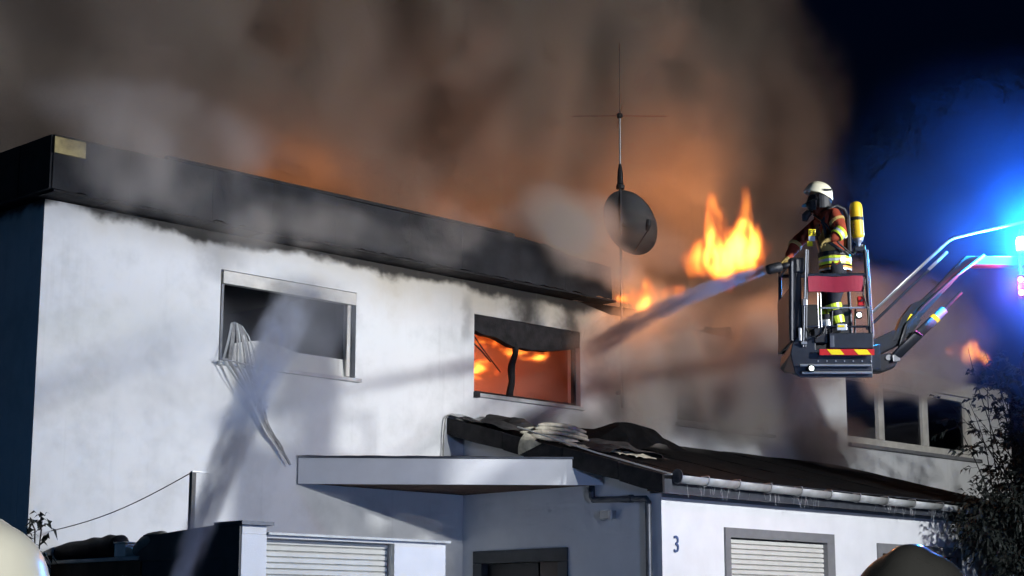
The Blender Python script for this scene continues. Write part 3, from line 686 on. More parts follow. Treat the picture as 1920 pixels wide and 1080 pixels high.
dish.part('feed_arm', dflip(MB().tube([Md @ Vector((0, -.56, 0)), Md @ Vector((0, -.3, .45))], .012, 6)), M_DSTEEL)
dish.part('feed_horn', dflip(MB().tube([Md @ Vector((0, -.30, .42)), Md @ Vector((0, -.22, .47)), Md @ Vector((0, -.12, .50))], [.03, .05, .04], 10)), M_DSTEEL)
dish.part('mount', dflip(MB().tube([(MU, -.13, 8.88), tuple(Md @ Vector((0, 0, -.16)))], .035, 8)), M_DSTEEL)

# ------------------------------------------------------------------ people
def skinned(name, bones, matfun, mats, parent=None, origin=Vector((0, 0, 0)), sub=2, headz=2.05):
    """bones: dict name -> (pos, radius(x,y), parent); grows one continuous surface with the Skin modifier"""
    names = list(bones); idx = {n: i for i, n in enumerate(names)}
    me = bpy.data.meshes.new(name)
    me.from_pydata([Vector(bones[n][0]) - origin for n in names], [(idx[bones[n][2]], idx[n]) for n in names if bones[n][2]], [])
    o = bpy.data.objects.new('tmp', me); COL.objects.link(o)
    sk_ = o.modifiers.new('skin', 'SKIN'); sk_.use_smooth_shade = True
    for n in names:
        sv = me.skin_vertices[0].data[idx[n]]; r = bones[n][1]; sv.radius = r if isinstance(r, tuple) else (r, r); sv.use_root = bones[n][2] is None
    sb = o.modifiers.new('sub', 'SUBSURF'); sb.levels = sub; sb.render_levels = sub
    bpy.context.view_layer.update()
    out = bpy.data.meshes.new_from_object(o.evaluated_get(bpy.context.evaluated_depsgraph_get()))
    bpy.data.objects.remove(o)
    for v in out.vertices:     # creased cloth
        c = v.co * 9; f = mnoise.noise(Vector((c.x, c.y, c.z * 1.7))) * .011 + mnoise.noise(c * 2.3 + Vector((3, 1, 7))) * .005
        if v.co.z + origin.z < headz: v.co += v.normal * f
    out.name = name; out.materials.clear()
    for m in mats: out.materials.append(m)
    segs = [(n, Vector(bones[bones[n][2]][0]) - origin, Vector(bones[n][0]) - origin) for n in names if bones[n][2]]
    for p in out.polygons:
        c = p.center; best = None
        for n, a, b in segs:
            d = b - a; t = max(0, min(1, (c - a).dot(d) / max(d.length_squared, 1e-9))); q = (a + d*t - c).length
            if best is None or q < best[0]: best = (q, n, t)
        p.material_index = matfun(best[1], best[2], c); p.use_smooth = True
    r_ = bpy.data.objects.new(name, out); COL.objects.link(r_)
    if parent: r_.parent = parent
    return r_
def hand_bones(b, wrist, d, palm_n, pre, curl=1.0, s=1.0):
    """adds palm, five unequal fingers and a side thumb"""
    d = Vector(d).normalized(); pn = Vector(palm_n).normalized(); side = d.cross(pn).normalized(); pn = side.cross(d).normalized()
    W = Vector(b[wrist][0]); palm = W + d*.055*s; b[pre+'palm'] = (palm, (.042*s, .026*s), wrist)
    for i, (off, ln) in enumerate(((-.030, .070), (-.010, .080), (.010, .075), (.030, .058))):
        k = palm + side*off*s*1.0 + d*.038*s; b[f'{pre}f{i}0'] = (k, .0125*s, pre+'palm')
        m = k + (d*math.cos(.5*curl) + pn*math.sin(.5*curl))*ln*.5*s; b[f'{pre}f{i}1'] = (m, .0115*s, f'{pre}f{i}0')
        e = m + (d*math.cos(1.5*curl) + pn*math.sin(1.5*curl))*ln*.5*s; b[f'{pre}f{i}2'] = (e, .0095*s, f'{pre}f{i}1')
    t0 = W + d*.03*s - side*.040*s + pn*.01*s; b[pre+'t0'] = (t0, .015*s, wrist)
    t1 = t0 + (d*.7 - side*.5 + pn*.5).normalized()*.042*s; b[pre+'t1'] = (t1, .013*s, pre+'t0')
    b[pre+'t2'] = (t1 + (d*.7 + pn*.7).normalized()*.03*s, .010*s, pre+'t1')
def ring(p, q, t0, t1, r0, r1, flat=1.0, k=18):
    """band around a limb from p to q between parameters t0 and t1"""
    p, q = Vector(p), Vector(q); d = (q - p).normalized(); ref = Vector((0, 0, 1)) if abs(d.z) < .8 else Vector((0, 1, 0))
    x = d.cross(ref).normalized(); y = x.cross(d); mb = MB(); vs = []
    for t, r in ((t0, r0 - .012), (t0, r0), (t1, r1), (t1, r1 - .012)):
        c = p.lerp(q, t)
        for j in range(k):
            a = 2*math.pi*j/k; vs.append(c + x*math.cos(a)*r + y*math.sin(a)*r*flat)
    fs = [(i*k+j, i*k+(j+1) % k, ((i+1) % 4)*k+(j+1) % k, ((i+1) % 4)*k+j) for i in range(4) for j in range(k)]
    return mb.add(vs, fs)
def helmet_mb(c, r, yaw, pitch=0, crest=True, k=28):
    M = Matrix.Translation(c) @ Matrix.Rotation(yaw, 4, 'Z') @ Matrix.Rotation(pitch, 4, 'Y')
    def shell(a, b):
        t = 2*math.pi*b; ph = a * R(100); x = math.sin(ph)*math.cos(t); y = math.sin(ph)*math.sin(t); z = math.cos(ph)
        flare = 1 + .10*max(0, a - .8)/.2
        cr = (.075*math.exp(-(y/.27)**4)*max(0, min(1, (z - .1)*2.2))) if crest else 0
        drop = -.22*max(0, a - .72)/.28 * (1 if x < 0 else -.2) * abs(x)
        return M @ Vector((x*r*1.18*flare, y*r*.95*flare, (z*(.95 + cr) + drop)*r))
    return MB().grid(shell, 22, 44)

# --- firefighter in the basket; faces left, left arm towards us
FB = BASKET + Vector((0, .55, 0))
ff = bpy.data.objects.new('person', None); COL.objects.link(ff); ff.location = FB + Vector((.12, 0, .57))
tag(ff, 'firefighter in ivory helmet and red jacket standing in the raised basket aiming the water cannon', 'person')
o0 = Vector((.12, 0, .57))     # person frame origin in basket metres
b = {}
b['hips'] = ((.19, 0, 1.40), (.19, .165), None)
b['waist'] = ((.18, 0, 1.56), (.18, .16), 'hips')
b['chest'] = ((.12, 0, 1.84), (.20, .19), 'waist')
b['upper'] = ((.085, 0, 2.03), (.15, .19), 'chest')
b['neck'] = ((.06, 0, 2.17), .075, 'upper')
b['head'] = ((.01, 0, 2.30), (.095, .085), 'neck')
b['skull'] = ((.015, 0, 2.41), (.085, .08), 'head')
b['nsh'] = ((.15, -.21, 2.07), .105, 'upper'); b['nel'] = ((.235, -.30, 1.86), .082, 'nsh'); b['nfo'] = ((.16, -.32, 1.79), .072, 'nel'); b['nwr'] = ((.085, -.32, 1.745), .048, 'nfo')
b['fsh'] = ((.04, .20, 2.05), .105, 'upper'); b['fel'] = ((-.24, .16, 1.82), .085, 'fsh'); b['ffo'] = ((-.33, .10, 1.68), .07, 'fel'); b['fwr'] = ((-.39, .04, 1.58), .048, 'ffo')
b['nhip'] = ((.19, -.10, 1.30), .125, 'hips'); b['nkn'] = ((.12, -.13, .98), .095, 'nhip'); b['nan'] = ((.19, -.14, .66), .072, 'nkn'); b['ntoe'] = ((.02, -.15, .605), .052, 'nan')
b['fhip'] = ((.17, .10, 1.30), .125, 'hips'); b['fkn'] = ((.06, .12, .98), .095, 'fhip'); b['fan'] = ((.08, .13, .66), .072, 'fkn'); b['ftoe'] = ((-.09, .14, .605), .052, 'fan')
hand_bones(b, 'nwr', (-1, .05, -.35), (0, .3, -1), 'n', 1.0, 1.12)
hand_bones(b, 'fwr', (-.7, -.2, -.6), (0, -.4, -1), 'f', 1.0, 1.12)
def ffmat(n, t, c):
    if n in ('neck',): return 0 if t < .6 else 4
    if n in ('head', 'skull'): return 3
    if n.startswith('nf') and n[2:3].isdigit() or n in ('npalm', 'nt0', 'nt1', 'nt2') or n in ('fpalm', 'ft0', 'ft1', 'ft2') or (n.startswith('ff') and n[2:3].isdigit()): return 2
    if n in ('nhip', 'fhip', 'nkn', 'fkn', 'nan', 'fan'): return 1
    if n in ('ntoe', 'ftoe'): return 4
    if n == 'waist' and t < .1: return 1
    if n in ('chest', 'upper') and c.x < -.04: return 4      # dark harness front
    return 0
body = skinned('body', {k: (Vector(v[0]), v[1], v[2]) for k, v in b.items()}, ffmat, [M_JACKET, M_DJACKET, M_GLOVE, M_SKIN, M_BASK2], ff, o0)
V3 = lambda *a: Vector(a) - o0
def fp(name, mb, m, parent=ff, **k):
    mb.v = [tuple(Vector(v) - o0) for v in mb.v]; return mb.build(name, m, parent, **k)
hel = fp('helmet', helmet_mb(Vector((.015, 0, 2.40)), .150, R(180), R(-14)), M_HELM, smooth=True)
fp('helmet_brim', MB().grid(lambda a, q: Vector((.02, 0, 2.335)) + Vector((-(.165 + .055*a)*math.cos((q-.5)*2.6), (.15 + .03*a)*math.sin((q-.5)*2.6), -.055 - .03*a + .05*(1 - math.cos((q-.5)*2.6)))), 3, 16, (0, 0, -.008)), M_BASK2, hel)
fp('helmet_band', MB().box((.05, -.152, 2.40), (.15, -.142, 2.425)), M_BASK2, hel)
fp('neck_guard', MB().grid(lambda a, q: Vector((.03, 0, 2.36)) + Vector((.14*math.cos((q-.5)*3.6) , .135*math.sin((q-.5)*3.6), -.17*a)), 3, 16), M_BASK2, hel)
mask = fp('breathing_mask', MB().grid(lambda a, q: Vector((-.02, 0, 2.26)) + Vector((-(.09 + .035*math.sin(math.pi*a))*math.cos((q-.5)*2.6), .095*math.sin((q-.5)*2.6), .11 - .20*a)), 6, 12, (.008, 0, 0)), M_BASK2, smooth=True)
fp('mask_filter', MB().tube([(-.11, 0, 2.16), (-.16, 0, 2.11), (-.17, 0, 2.05)], [.045, .05, .035], 10), M_BASK2, mask)
fp('collar', ring((.07, 0, 2.08), (.05, 0, 2.21), .1, 1.0, .125, .112, .95), M_JACKET)
N_ = {k: Vector(v[0]) for k, v in b.items()}
# reflective bands
fp('reflective_band', ring(N_['nsh'], N_['nel'], .36, .50, .104, .100), mat('dull_gold_tape', (.45, .32, .10), .5))
fp('reflective_band', ring(N_['nel'], N_['nfo'], .15, .48, .093, .089), M_LIME)
fp('reflective_band', ring(N_['nel'], N_['nfo'], .50, .82, .090, .086), M_SILV)
fp('reflective_band', ring(N_['nel'], N_['nfo'], .84, 1.05, .086, .082), M_LIME)
fp('reflective_band', ring(N_['fel'], N_['ffo'], .3, .55, .090, .086), mat('dull_gold_tape', (.45, .32, .10), .5))
for a0, a1, m in ((1.475, 1.505, M_LIME), (1.508, 1.540, M_SILV), (1.543, 1.573, M_LIME), (1.40, 1.425, M_SILV), (1.428, 1.45, mat('orange_tape', (.75, .33, .04), .5))):
    fp('reflective_band', ring((.19, 0, a0), (.19, 0, a1), 0, 1, .205, .205, .93), m)
fp('belt', ring((.185, 0, 1.585), (.185, 0, 1.635), 0, 1, .207, .207, .93), M_BASK2)
for kn, an, in (('nkn', 'nan'), ('fkn', 'fan')):
    fp('reflective_band', ring(N_[kn], N_[an], .05, .30, .104, .098), M_LIME)
    fp('reflective_band', ring(N_[kn], N_[an], .52, .80, .092, .086), M_SILV if kn[0] == 'f' else M_LIME)
# chest label with letters FE
lab = fp('name_patch', MB().box((-.165, -.213, 1.81), (-.075, -.205, 1.895)), M_YEL, bevel=.008)
fp('patch_tape', MB().box((-.165, -.212, 1.745), (-.085, -.206, 1.805)), M_SILV, lab)
fp('patch_tape', MB().box((-.185, -.212, 1.68), (-.12, -.206, 1.742)), M_YEL, lab)
fp('patch_letter', MB().box((-.152, -.218, 1.825), (-.142, -.2135, 1.88)).box((-.1415, -.218, 1.87), (-.122, -.2135, 1.88)).box((-.1415, -.218, 1.848), (-.126, -.2135, 1.857)), M_BASK2, lab)
fp('patch_letter', MB().box((-.110, -.218, 1.825), (-.100, -.2135, 1.88)).box((-.0995, -.218, 1.87), (-.082, -.2135, 1.88)).box((-.0995, -.218, 1.848), (-.086, -.2135, 1.857)).box((-.0995, -.218, 1.825), (-.082, -.2135, 1.834)), M_BASK2, lab)
for i, (zx, zz, hh) in enumerate(((.02, 1.86, .10), (.045, 1.72, .09), (-.01, 1.96, .03), (-.035, 1.93, .025))):
    fp('buckle', MB().box((zx, -.222, zz), (zx + .014, -.208, zz + hh)), M_CHROME)
# breathing apparatus on the back
ba = bpy.data.objects.new('breathing_apparatus', None); COL.objects.link(ba); ba.location = FB + Vector((.45, 0, 1.67))
tag(ba, 'yellow air cylinder with black strap on the firefighter\'s back', 'air cylinder')
o1 = Vector((.45, 0, 1.67))
def bp_(name, mb, m, parent=ba, **k):
    mb.v = [tuple(Vector(v) - o1) for v in mb.v]; return mb.build(name, m, parent, **k)
Mc = Matrix.Translation((.475, -.06, 1.79)) @ Matrix.Rotation(R(-2), 4, 'Y')
cyl = bp_('cylinder', MB().lathe([(.02, -.0), (.06, .015), (.078, .05), (.080, .08), (.080, .40), (.074, .445), (.058, .475), (.03, .49), (.003, .495)], 20, Mc), M_CYL, smooth=True)
bp_('cylinder_neck', MB().lathe([(.02, -.10), (.028, -.08), (.030, -.04), (.058, -.01), (.066, .022)], 14, Mc), M_STEEL, cyl, smooth=True)
bp_('strap', MB().lathe([(.081, .245), (.0845, .247), (.0845, .285), (.081, .287)], 20, Mc), M_BASK2, cyl)
for q in range(5): bp_('marking', MB().box((.405, -.115 - .004*(q % 2), 1.86 + .035*q), (.422, -.098, 1.882 + .035*q)), M_BASK2, cyl)
bp_('valve', MB().box((.41, -.12, 1.64), (.55, 0, 1.70)), M_BASK, cyl, bevel=.015)
bp_('valve_knob', MB().lathe([(.02, 0), (.03, .01), (.03, .04), (.02, .05)], 10, Matrix.Translation((.53, -.08, 1.68))), M_CHROME, cyl)
bp_('backplate', MB().box((.32, -.14, 1.62), (.375, .14, 2.10)).box((.3755, -.06, 1.95), (.42, .0, 2.0)), M_BASK2, bevel=.015)
bp_('harness_strap', MB().tube([(.34, -.12, 2.05), (.30, -.15, 2.16), (.20, -.17, 2.205), (.10, -.19, 2.16), (.02, -.20, 2.0), (.06, -.21, 1.75), (.25, -.2, 1.62)], .022, 8), M_BASK2, smooth=True)
bp_('pressure_hose', MB().tube([(.46, -.06, 1.66), (.38, -.16, 1.58), (.20, -.26, 1.70), (.05, -.24, 1.95), (-.08, -.12, 2.10)], .012, 6), M_BASK2, smooth=True)
bp_('gauge', MB().lathe([(.001, 0), (.028, .0), (.028, .02), (.001, .02)], 14, Matrix.Translation((.28, -.235, 1.80)) @ Matrix.Rotation(R(90), 4, 'X')), M_PLAST)

# --- two firefighters in the foreground: only their helmets rise into the picture
def bystander(name, loc, yaw, htop, shell, label, jac, crest, pitch):
    t = bpy.data.objects.new(name, None); COL.objects.link(t); t.location = loc; t.rotation_euler = (0, 0, yaw); tag(t, label, 'person')
    s = htop / 1.95; B = {}
    def a(n, p, r, par): B[n] = (Vector(p)*s, tuple(x*s for x in r) if isinstance(r, tuple) else r*s, par)
    a('hips', (0, 0, .98), (.17, .15), None); a('waist', (0, 0, 1.15), (.16, .14), 'hips'); a('chest', (0, 0, 1.36), (.20, .15), 'waist'); a('upper', (0, 0, 1.48), (.16, .12), 'chest')
    a('neck', (.0, 0, 1.58), .065, 'upper'); a('head', (.02, 0, 1.68), (.085, .09), 'neck'); a('skull', (.015, 0, 1.77), (.08, .085), 'head')
    for q, sg in (('l', 1), ('r', -1)):
        a(q+'sh', (0, .21*sg, 1.46), .09, 'upper'); a(q+'el', (-.02, .27*sg, 1.18), .07, q+'sh'); a(q+'wr', (.08, .26*sg, .94), .045, q+'el')
        a(q+'hip', (0, .10*sg, .90), .115, 'hips'); a(q+'kn', (.02, .11*sg, .50), .08, q+'hip'); a(q+'an', (-.02, .11*sg, .10), .058, q+'kn'); a(q+'toe', (.14, .12*sg, .045), .045, q+'an')
        hand_bones(B, q+'wr', (.2, 0, -1), (.2, -sg, 0), q, .6, 1.0*s)
    def mf(n, tt, c):
        if n in ('neck', 'head', 'skull'): return 1
        if n.endswith('toe'): return 3
        if 'palm' in n or n[1:2] in 'ft' and n[2:3].isdigit(): return 2
        return 0
    skinned('body', B, mf, [jac, M_SKIN, M_GLOVE, M_BASK2], t, headz=1.4)
    r = .155*s; h = helmet_mb(Vector((.0, 0, 1.775*s)), r, 0, pitch, crest).build('helmet', shell, t, smooth=True)
    MB().grid(lambda p, q: Vector((-.02*s, 0, 1.74*s)) + Vector((-(.15 + .03*p)*math.cos((q-.5)*3.0)*s, .15*math.sin((q-.5)*3.0)*s, -.05*s - .16*p*s)), 3, 14).build('neck_guard', M_BASK2, h)
    return t, h, s
C0 = Vector((0, 0, 0))
bystander('person', Vector((-1.245, 4.18, 0)), R(80), 1.99, M_HELMW, 'person in off white fire helmet at the lower left corner', M_DJACKET, True, R(4))
tB, hB, sB = bystander('person', Vector((.955, 4.25, 0)), R(62), 1.925, M_HELMD, 'person in dark olive fire helmet at the lower right edge', M_DJACKET, True, R(-3))

# ------------------------------------------------------------------ aerial rescue platform
ap = bpy.data.objects.new('aerial_platform', None); COL.objects.link(ap); ap.location = BASKET
tag(ap, 'dark fire brigade rescue basket on a hinged boom with blue beacon', 'aerial platform')
def A(name, mb, m, parent=ap, **k): return mb.build(name, m, parent, **k)
# floor tub
tp = [(-.37, .0, .0), (.49, .0, .0), (.49, 0, .34), (-.18, 0, .34), (-.18, 0, .50), (-.40, 0, .50), (-.46, 0, .42), (-.49, 0, .28), (-.44, 0, .05)]
tq = [(x * .92, 1.1, max(z, .22)) for x, y, z in tp]
tub = A('floor_tub', MB().add(tp + tq, [tuple(range(8, -1, -1)), tuple(range(9, 18))] + [(i, (i+1) % 9, (i+1) % 9 + 9, i + 9) for i in range(9)]), M_BASK, bevel=.012)
A('control_box', MB().box((-.03, -.05, .345), (.505, .16, .535)), M_BASK, bevel=.012)
A('control_box', MB().box((-.20, -.02, .42), (-.04, .2, .60)), M_BASK2, bevel=.012)
A('step_bar', MB().tube([(-.38, -.035, .145), (.47, -.035, .145)], .016, 8), M_STEEL, tub); A('step_bar', MB().tube([(-.36, -.035, .055), (.47, -.035, .055)], .016, 8), M_STEEL, tub)
st_ = A('warning_stripe', MB().box((-.15, -.066, .262), (.505, -.052, .335)), M_REDP)
for x0 in (-.06, .26):
    A('yellow_chevron', MB().prism([(x0, -.070, .330), (x0 + .155, -.070, .330), (x0 + .205, -.070, .267), (x0 + .05, -.070, .267)], (0, .0035, 0)), M_YEL, st_)
# posts and rails
for (p, q, r) in (((-.31, .01, .37), (-.245, .01, 1.56), .024), ((.485, .01, .45), (.455, .01, 1.56), .026), ((-.47, .02, .45), (-.44, .02, 1.42), .028), ((-.45, 1.05, .45), (-.42, 1.05, 1.5), .024), ((.46, 1.05, .45), (.44, 1.05, 1.5), .024)):
    A('post', MB().tube([p, q], r, 8), M_BASK)
A('post', MB().tube([(-.335, -.018, .37), (-.265, -.018, 1.56)], .010, 8), M_DZINC); A('post', MB().tube([(.512, -.015, .50), (.482, -.015, 1.56)], .008, 8), M_DZINC)
A('gate_leaf', MB().box((-.462, .03, .46), (-.325, .07, 1.40)), M_BASK2, bevel=.012)
A('side_panel', MB().box((-.47, .10, .45), (-.452, 1.02, 1.10)), M_BASK2)
A('rear_panel', MB().box((-.44, 1.04, .45), (.45, 1.07, 1.08)), M_BASK2)
A('top_rail', MB().tube([(-.25, .01, 1.25), (.46, .01, 1.255)], .024, 8), M_BASK); A('top_rail', MB().tube([(-.44, .02, 1.42), (-.43, 1.05, 1.45), (.44, 1.05, 1.45)], .022, 8), M_BASK)
A('mid_rail', MB().tube([(-.10, -.005, .845), (.47, -.005, .85)], .012, 8), M_STEEL); A('mid_rail', MB().tube([(-.28, .01, .62), (.47, .01, .62)], .014, 8), M_BASK)
for x in (-.14, -.105): A('stay', MB().tube([(x, .0, .60), (x, .0, 1.03)], .007, 6), M_STEEL)
for x in (.02, .30): A('stay', MB().tube([(x, .05, .54), (x + .02, .05, .84)], .012, 6), M_BASK)
A('red_panel', MB().grid(lambda a, q: Vector((-.25 + .66*a, -.02 + .012*math.sin(6*a) , 1.04 + .19*q + .006*math.sin(9*a))), 14, 4, (0, .025, 0)), M_RED, bevel=0)
rbx = A('red_box', MB().box((.335, -.03, .87), (.42, .03, .985)), M_REDP, bevel=.01); A('box_knob', MB().lathe([(.001, 0), (.015, 0), (.015, .02), (.001, .02)], 10, Matrix.Translation((.38, -.03, .93)) @ Matrix.Rotation(R(90), 4, 'X')), M_BASK2, rbx)
A('step_plate', MB().box((.07, -.058, .565), (.19, -.045, .64)), M_SILV, bevel=.004); A('step_plate', MB().box((.08, -.064, .60), (.16, -.059, .625)), M_YEL)
A('clamp', MB().box((-.33, -.04, .87), (-.27, .0, .95)), M_STEEL, bevel=.01); A('clamp', MB().box((-.39, -.03, .44), (-.35, .0, .60)), M_STEEL, bevel=.008); A('clamp', MB().box((-.36, -.04, .40), (-.29, -.01, .43)), M_STEEL)
WLAMP = emit('work_lamp_glow', (.85, 1, .92), 14)
for i, (x, z) in enumerate(((-.255, .10), (.335, .745))):
    h_ = A('work_lamp', MB().box((x - .035, -.075, z - .04), (x + .035, -.03, z + .045)), M_BASK2, bevel=.008)
    A('lens', MB().lathe([(.001, 0), (.022, .002), (.026, .008), (.026, .012)], 14, Matrix.Translation((x, -.076, z)) @ Matrix.Rotation(R(90), 4, 'X') ), WLAMP, h_)
fl_ = A('added_fill_lamp', MB().box((-.15, 1.12, .33), (.06, 1.23, .47)), M_BASK2, bevel=.01)  # made-up housing for the added fill light, hidden behind the basket
A('lens', MB().box((-.13, 1.232, .35), (.04, 1.238, .45)), M_PLAST, fl_)
A('cable_loop', MB().tube([(-.30, -.02, .60), (-.26, -.05, .50), (-.18, -.06, .47), (-.10, -.05, .52), (-.06, -.03, .62)], .010, 6), M_BASK2)
A('cable_loop', MB().tube([(.44, -.02, 1.20), (.40, -.04, 1.0), (.43, -.04, .90), (.46, -.02, .80), (.45, -.03, .62)], .009, 6), M_BASK2)
for q in range(7): A('bolt', MB().lathe([(.001, 0), (.010, 0), (.008, .006), (.001, .007)], 8, Matrix.Translation((-.16 + .105*q, -.002, .20)) @ Matrix.Rotation(R(90), 4, 'X')), M_STEEL, tub)
A('hinge_plate', MB().box((-.02, -.056, .36), (.03, -.051, .50)), M_DZINC, bevel=.003)
# water cannon
wc = A('water_cannon', MB().tube([(-.36, .05, 1.40), (-.50, .03, 1.375), (-.58, .02, 1.352)], [.035, .035, .04], 12), M_BASK2, smooth=True)
A('nozzle_head', MB().tube([(-.555, .02, 1.36), (-.57, .02, 1.356), (-.72, .0, 1.318), (-.745, .0, 1.312)], [.045, .062, .060, .05], 14), M_BASK2, wc, smooth=True)
A('cannon_base', MB().tube([(-.38, .04, 1.30), (-.38, .04, 1.44)], .05, 10), M_BASK2, wc)
A('cannon_body', MB().box((-.47, -.0, 1.28), (-.28, .14, 1.47)), M_BASK2, wc, bevel=.03)
A('feed_pipe', MB().tube([(-.38, .06, 1.30), (-.385, .08, .9), (-.39, .1, .48)], .038, 10), M_BASK2, wc)
# boom: knuckle, inner arm, ram, hose, hand rails
def AB(name, mb, m, parent=ap, **k):
    mb.v = [tuple(boom(v)) for v in mb.v]; return mb.build(name, m, parent, **k)
kn = AB('knuckle', MB().box((.50, .12, .10), (.60, .48, .42)), M_BASK, bevel=.02)
AB('boom_foot', MB().beam((.54, .3, .38), (.82, .3, .50), .22, .20), M_ARM, bevel=.02)
AB('lower_joint', MB().prism([(.5, .16, .10), (.60, .16, .30), (.72, .16, .30), (.80, .16, .19), (.76, .16, .12), (.62, .16, .08)], (0, .24, 0)), M_BASK2, bevel=.02)
AB('joint_pin', MB().lathe([(.001, 0), (.035, 0), (.035, .03), (.001, .03)], 14, Matrix.Translation((.69, .16, .24)) @ Matrix.Rotation(R(90), 4, 'X')), M_STEEL)
arm = AB('boom_arm', MB().prism([(.74, .18, .44), (.86, .18, .44), (1.06, .18, .70), (1.36, .18, 1.02), (1.70, .18, 1.38), (2.9, .18, 1.36), (2.9, .18, 1.50), (1.66, .18, 1.52), (1.30, .18, 1.14), (1.10, .18, .95), (.98, .18, .90), (.86, .18, .74)], (0, .22, 0)), M_ARM, bevel=.015)
AB('warning_label', MB().prism([(.90, .176, .66), (.97, .176, .62), (1.03, .176, .73), (.96, .176, .77)], (0, .003, 0)), M_YEL, arm)
AB('arm_plate', MB().prism([(.82, .165, .46), (.92, .165, .46), (1.08, .165, .68), (1.00, .165, .72)], (0, .012, 0)), M_BASK2, arm)
ram = AB('hydraulic_ram', MB().tube([(.76, .10, .24), (1.10, .10, .56), (1.34, .10, .78)], [.06, .062, .062], 12), M_ARM, smooth=True)
AB('ram_rod', MB().tube([(1.34, .10, .78), (1.56, .10, 1.0)], .026, 10), M_DSTEEL, ram); AB('ram_band', MB().tube([(1.20, .10, .652), (1.24, .10, .688)], .066, 14), M_CYL, ram)
AB('ram_end', MB().box((.72, .06, .17), (.80, .14, .26)), M_STEEL, ram, bevel=.01); AB('ram_clip', MB().tube([(.97, .02, .52), (1.05, .02, .45)], .012, 6), M_CHROME, ram)
AB('hand_rail', MB().tube([(.52, .3, .80), (1.40, .3, 1.67), (1.48, .3, 1.745), (1.56, .3, 1.79), (1.9, .3, 1.885), (3.0, .3, 2.16)], .020, 8), M_STEEL, smooth=True)
AB('hand_rail', MB().tube([(.50, .32, .64), (.98, .32, 1.12), (1.46, .32, 1.59)], .017, 8), M_BASK)
AB('rail_sleeve', MB().tube([(1.22, .315, 1.36), (1.46, .315, 1.60)], .021, 8), M_STEEL)
AB('boom_hose', MB().tube([(.80, .14, .30), (.9, .14, .62), (1.1, .14, .85), (1.5, .14, 1.22), (1.9, .14, 1.52)], .024, 8), M_BASK2, smooth=True)
AB('ladder_section', MB().beam((2.85, .31, 1.42), (4.6, 2.6, -6.4), .5, .34), M_ARM)
AB('turntable_base', MB().box((4.3, 1.2, -6.53), (5.0, 3.6, -5.9)), M_BASK, bevel=.1)
# beacon and red markers
bc = AB('beacon', MB().lathe([(.07, -.10), (.09, -.09), (.09, -.05), (.06, -.04)], 18, Matrix.Translation((2.44, .12, 1.62))), M_BASK2)
AB('beacon_lens', MB().lathe([(.075, -.05), (.085, -.03), (.085, .10), (.07, .135), (.03, .15), (.002, .152)], 20, Matrix.Translation((2.44, .12, 1.63))), emit('blue_beacon_glow', (.25, .75, 1), 60), bc, smooth=True)
mk = AB('marker_lamp', MB().box((2.31, -.02, .85), (2.40, .04, 1.20)), M_BASK2, bevel=.01)
for z in (1.12, .93): AB('red_lens', MB().lathe([(.001, 0), (.04, .0), (.036, .02), (.02, .03), (.001, .034)], 14, Matrix.Translation((2.345, -.021, z)) @ Matrix.Rotation(R(90), 4, 'X')), emit('red_marker_glow', (1, .16, .22), 30), mk)
AB('lamp_bracket', MB().tube([(2.44, .12, 1.5), (2.44, .2, 1.9)], .02, 8), M_BASK); AB('lamp_bracket', MB().tube([(2.36, .03, 1.2), (2.42, .2, 1.85)], .015, 8), M_BASK)

# assumed floodlight mast, added out of view to the right
fl = bpy.data.objects.new('added_floodlight_mast', None); COL.objects.link(fl); fl.location = (FLOOD.x, FLOOD.y, 0)
tag(fl, 'assumed floodlight on a telescopic mast out of view to the right', 'floodlight')
dirF = (hw(9, 0, 4.6) - FLOOD); dirF.z = 0; dirF.normalize(); back = -dirF * .35
MB().tube([(back.x, back.y, 0), (back.x, back.y, 7.7)], .06, 10).build('mast', M_STEEL, fl)
MB().lathe([(.05, -.30), (.16, -.28), (.22, -.06), (.20, -.05), (.14, -.26), (.05, -.27)], 20, Matrix.Translation((0, 0, 7.8)) @ dirF.to_track_quat('Z', 'Y').to_matrix().to_4x4()).build('lamp_housing', M_DSTEEL, fl)

wl = bpy.data.objects.new('added_blue_lamp', None); COL.objects.link(wl); wl.location = (TINT.x, TINT.y, 0)  # unseen pole made up to hold the added blue light
tag(wl, 'added blue light on a short pole outside the picture', 'added light')
MB().tube([(0, 0, 0), (0, 0, 2.7)], .05, 8).build('pole', M_STEEL, wl); MB().lathe([(.10, 2.70), (.11, 2.72), (.11, 2.76), (.08, 2.765)], 16).build('base', M_BASK2, wl)
fs = bpy.data.objects.new('added_floodlight_mast', None); COL.objects.link(fs); fs.location = (STREET.x, STREET.y, 0)  # unseen mast made up to carry the added helmet light
tag(fs, 'added second lower floodlight mast out of view, lighting the foreground helmets', 'floodlight')
dS = (Vector((0, 4.2, 1.5)) - STREET).normalized()
MB().tube([(-dS.x*.35, -dS.y*.35, 0), (-dS.x*.35, -dS.y*.35, 5.1)], .06, 10).build('mast', M_STEEL, fs)
MB().lathe([(.05, -.30), (.16, -.28), (.22, -.06), (.20, -.05), (.14, -.26), (.05, -.27)], 20, Matrix.Translation((0, 0, 5.0)) @ dS.to_track_quat('Z', 'Y').to_matrix().to_4x4()).build('lamp_housing', M_DSTEEL, fs)

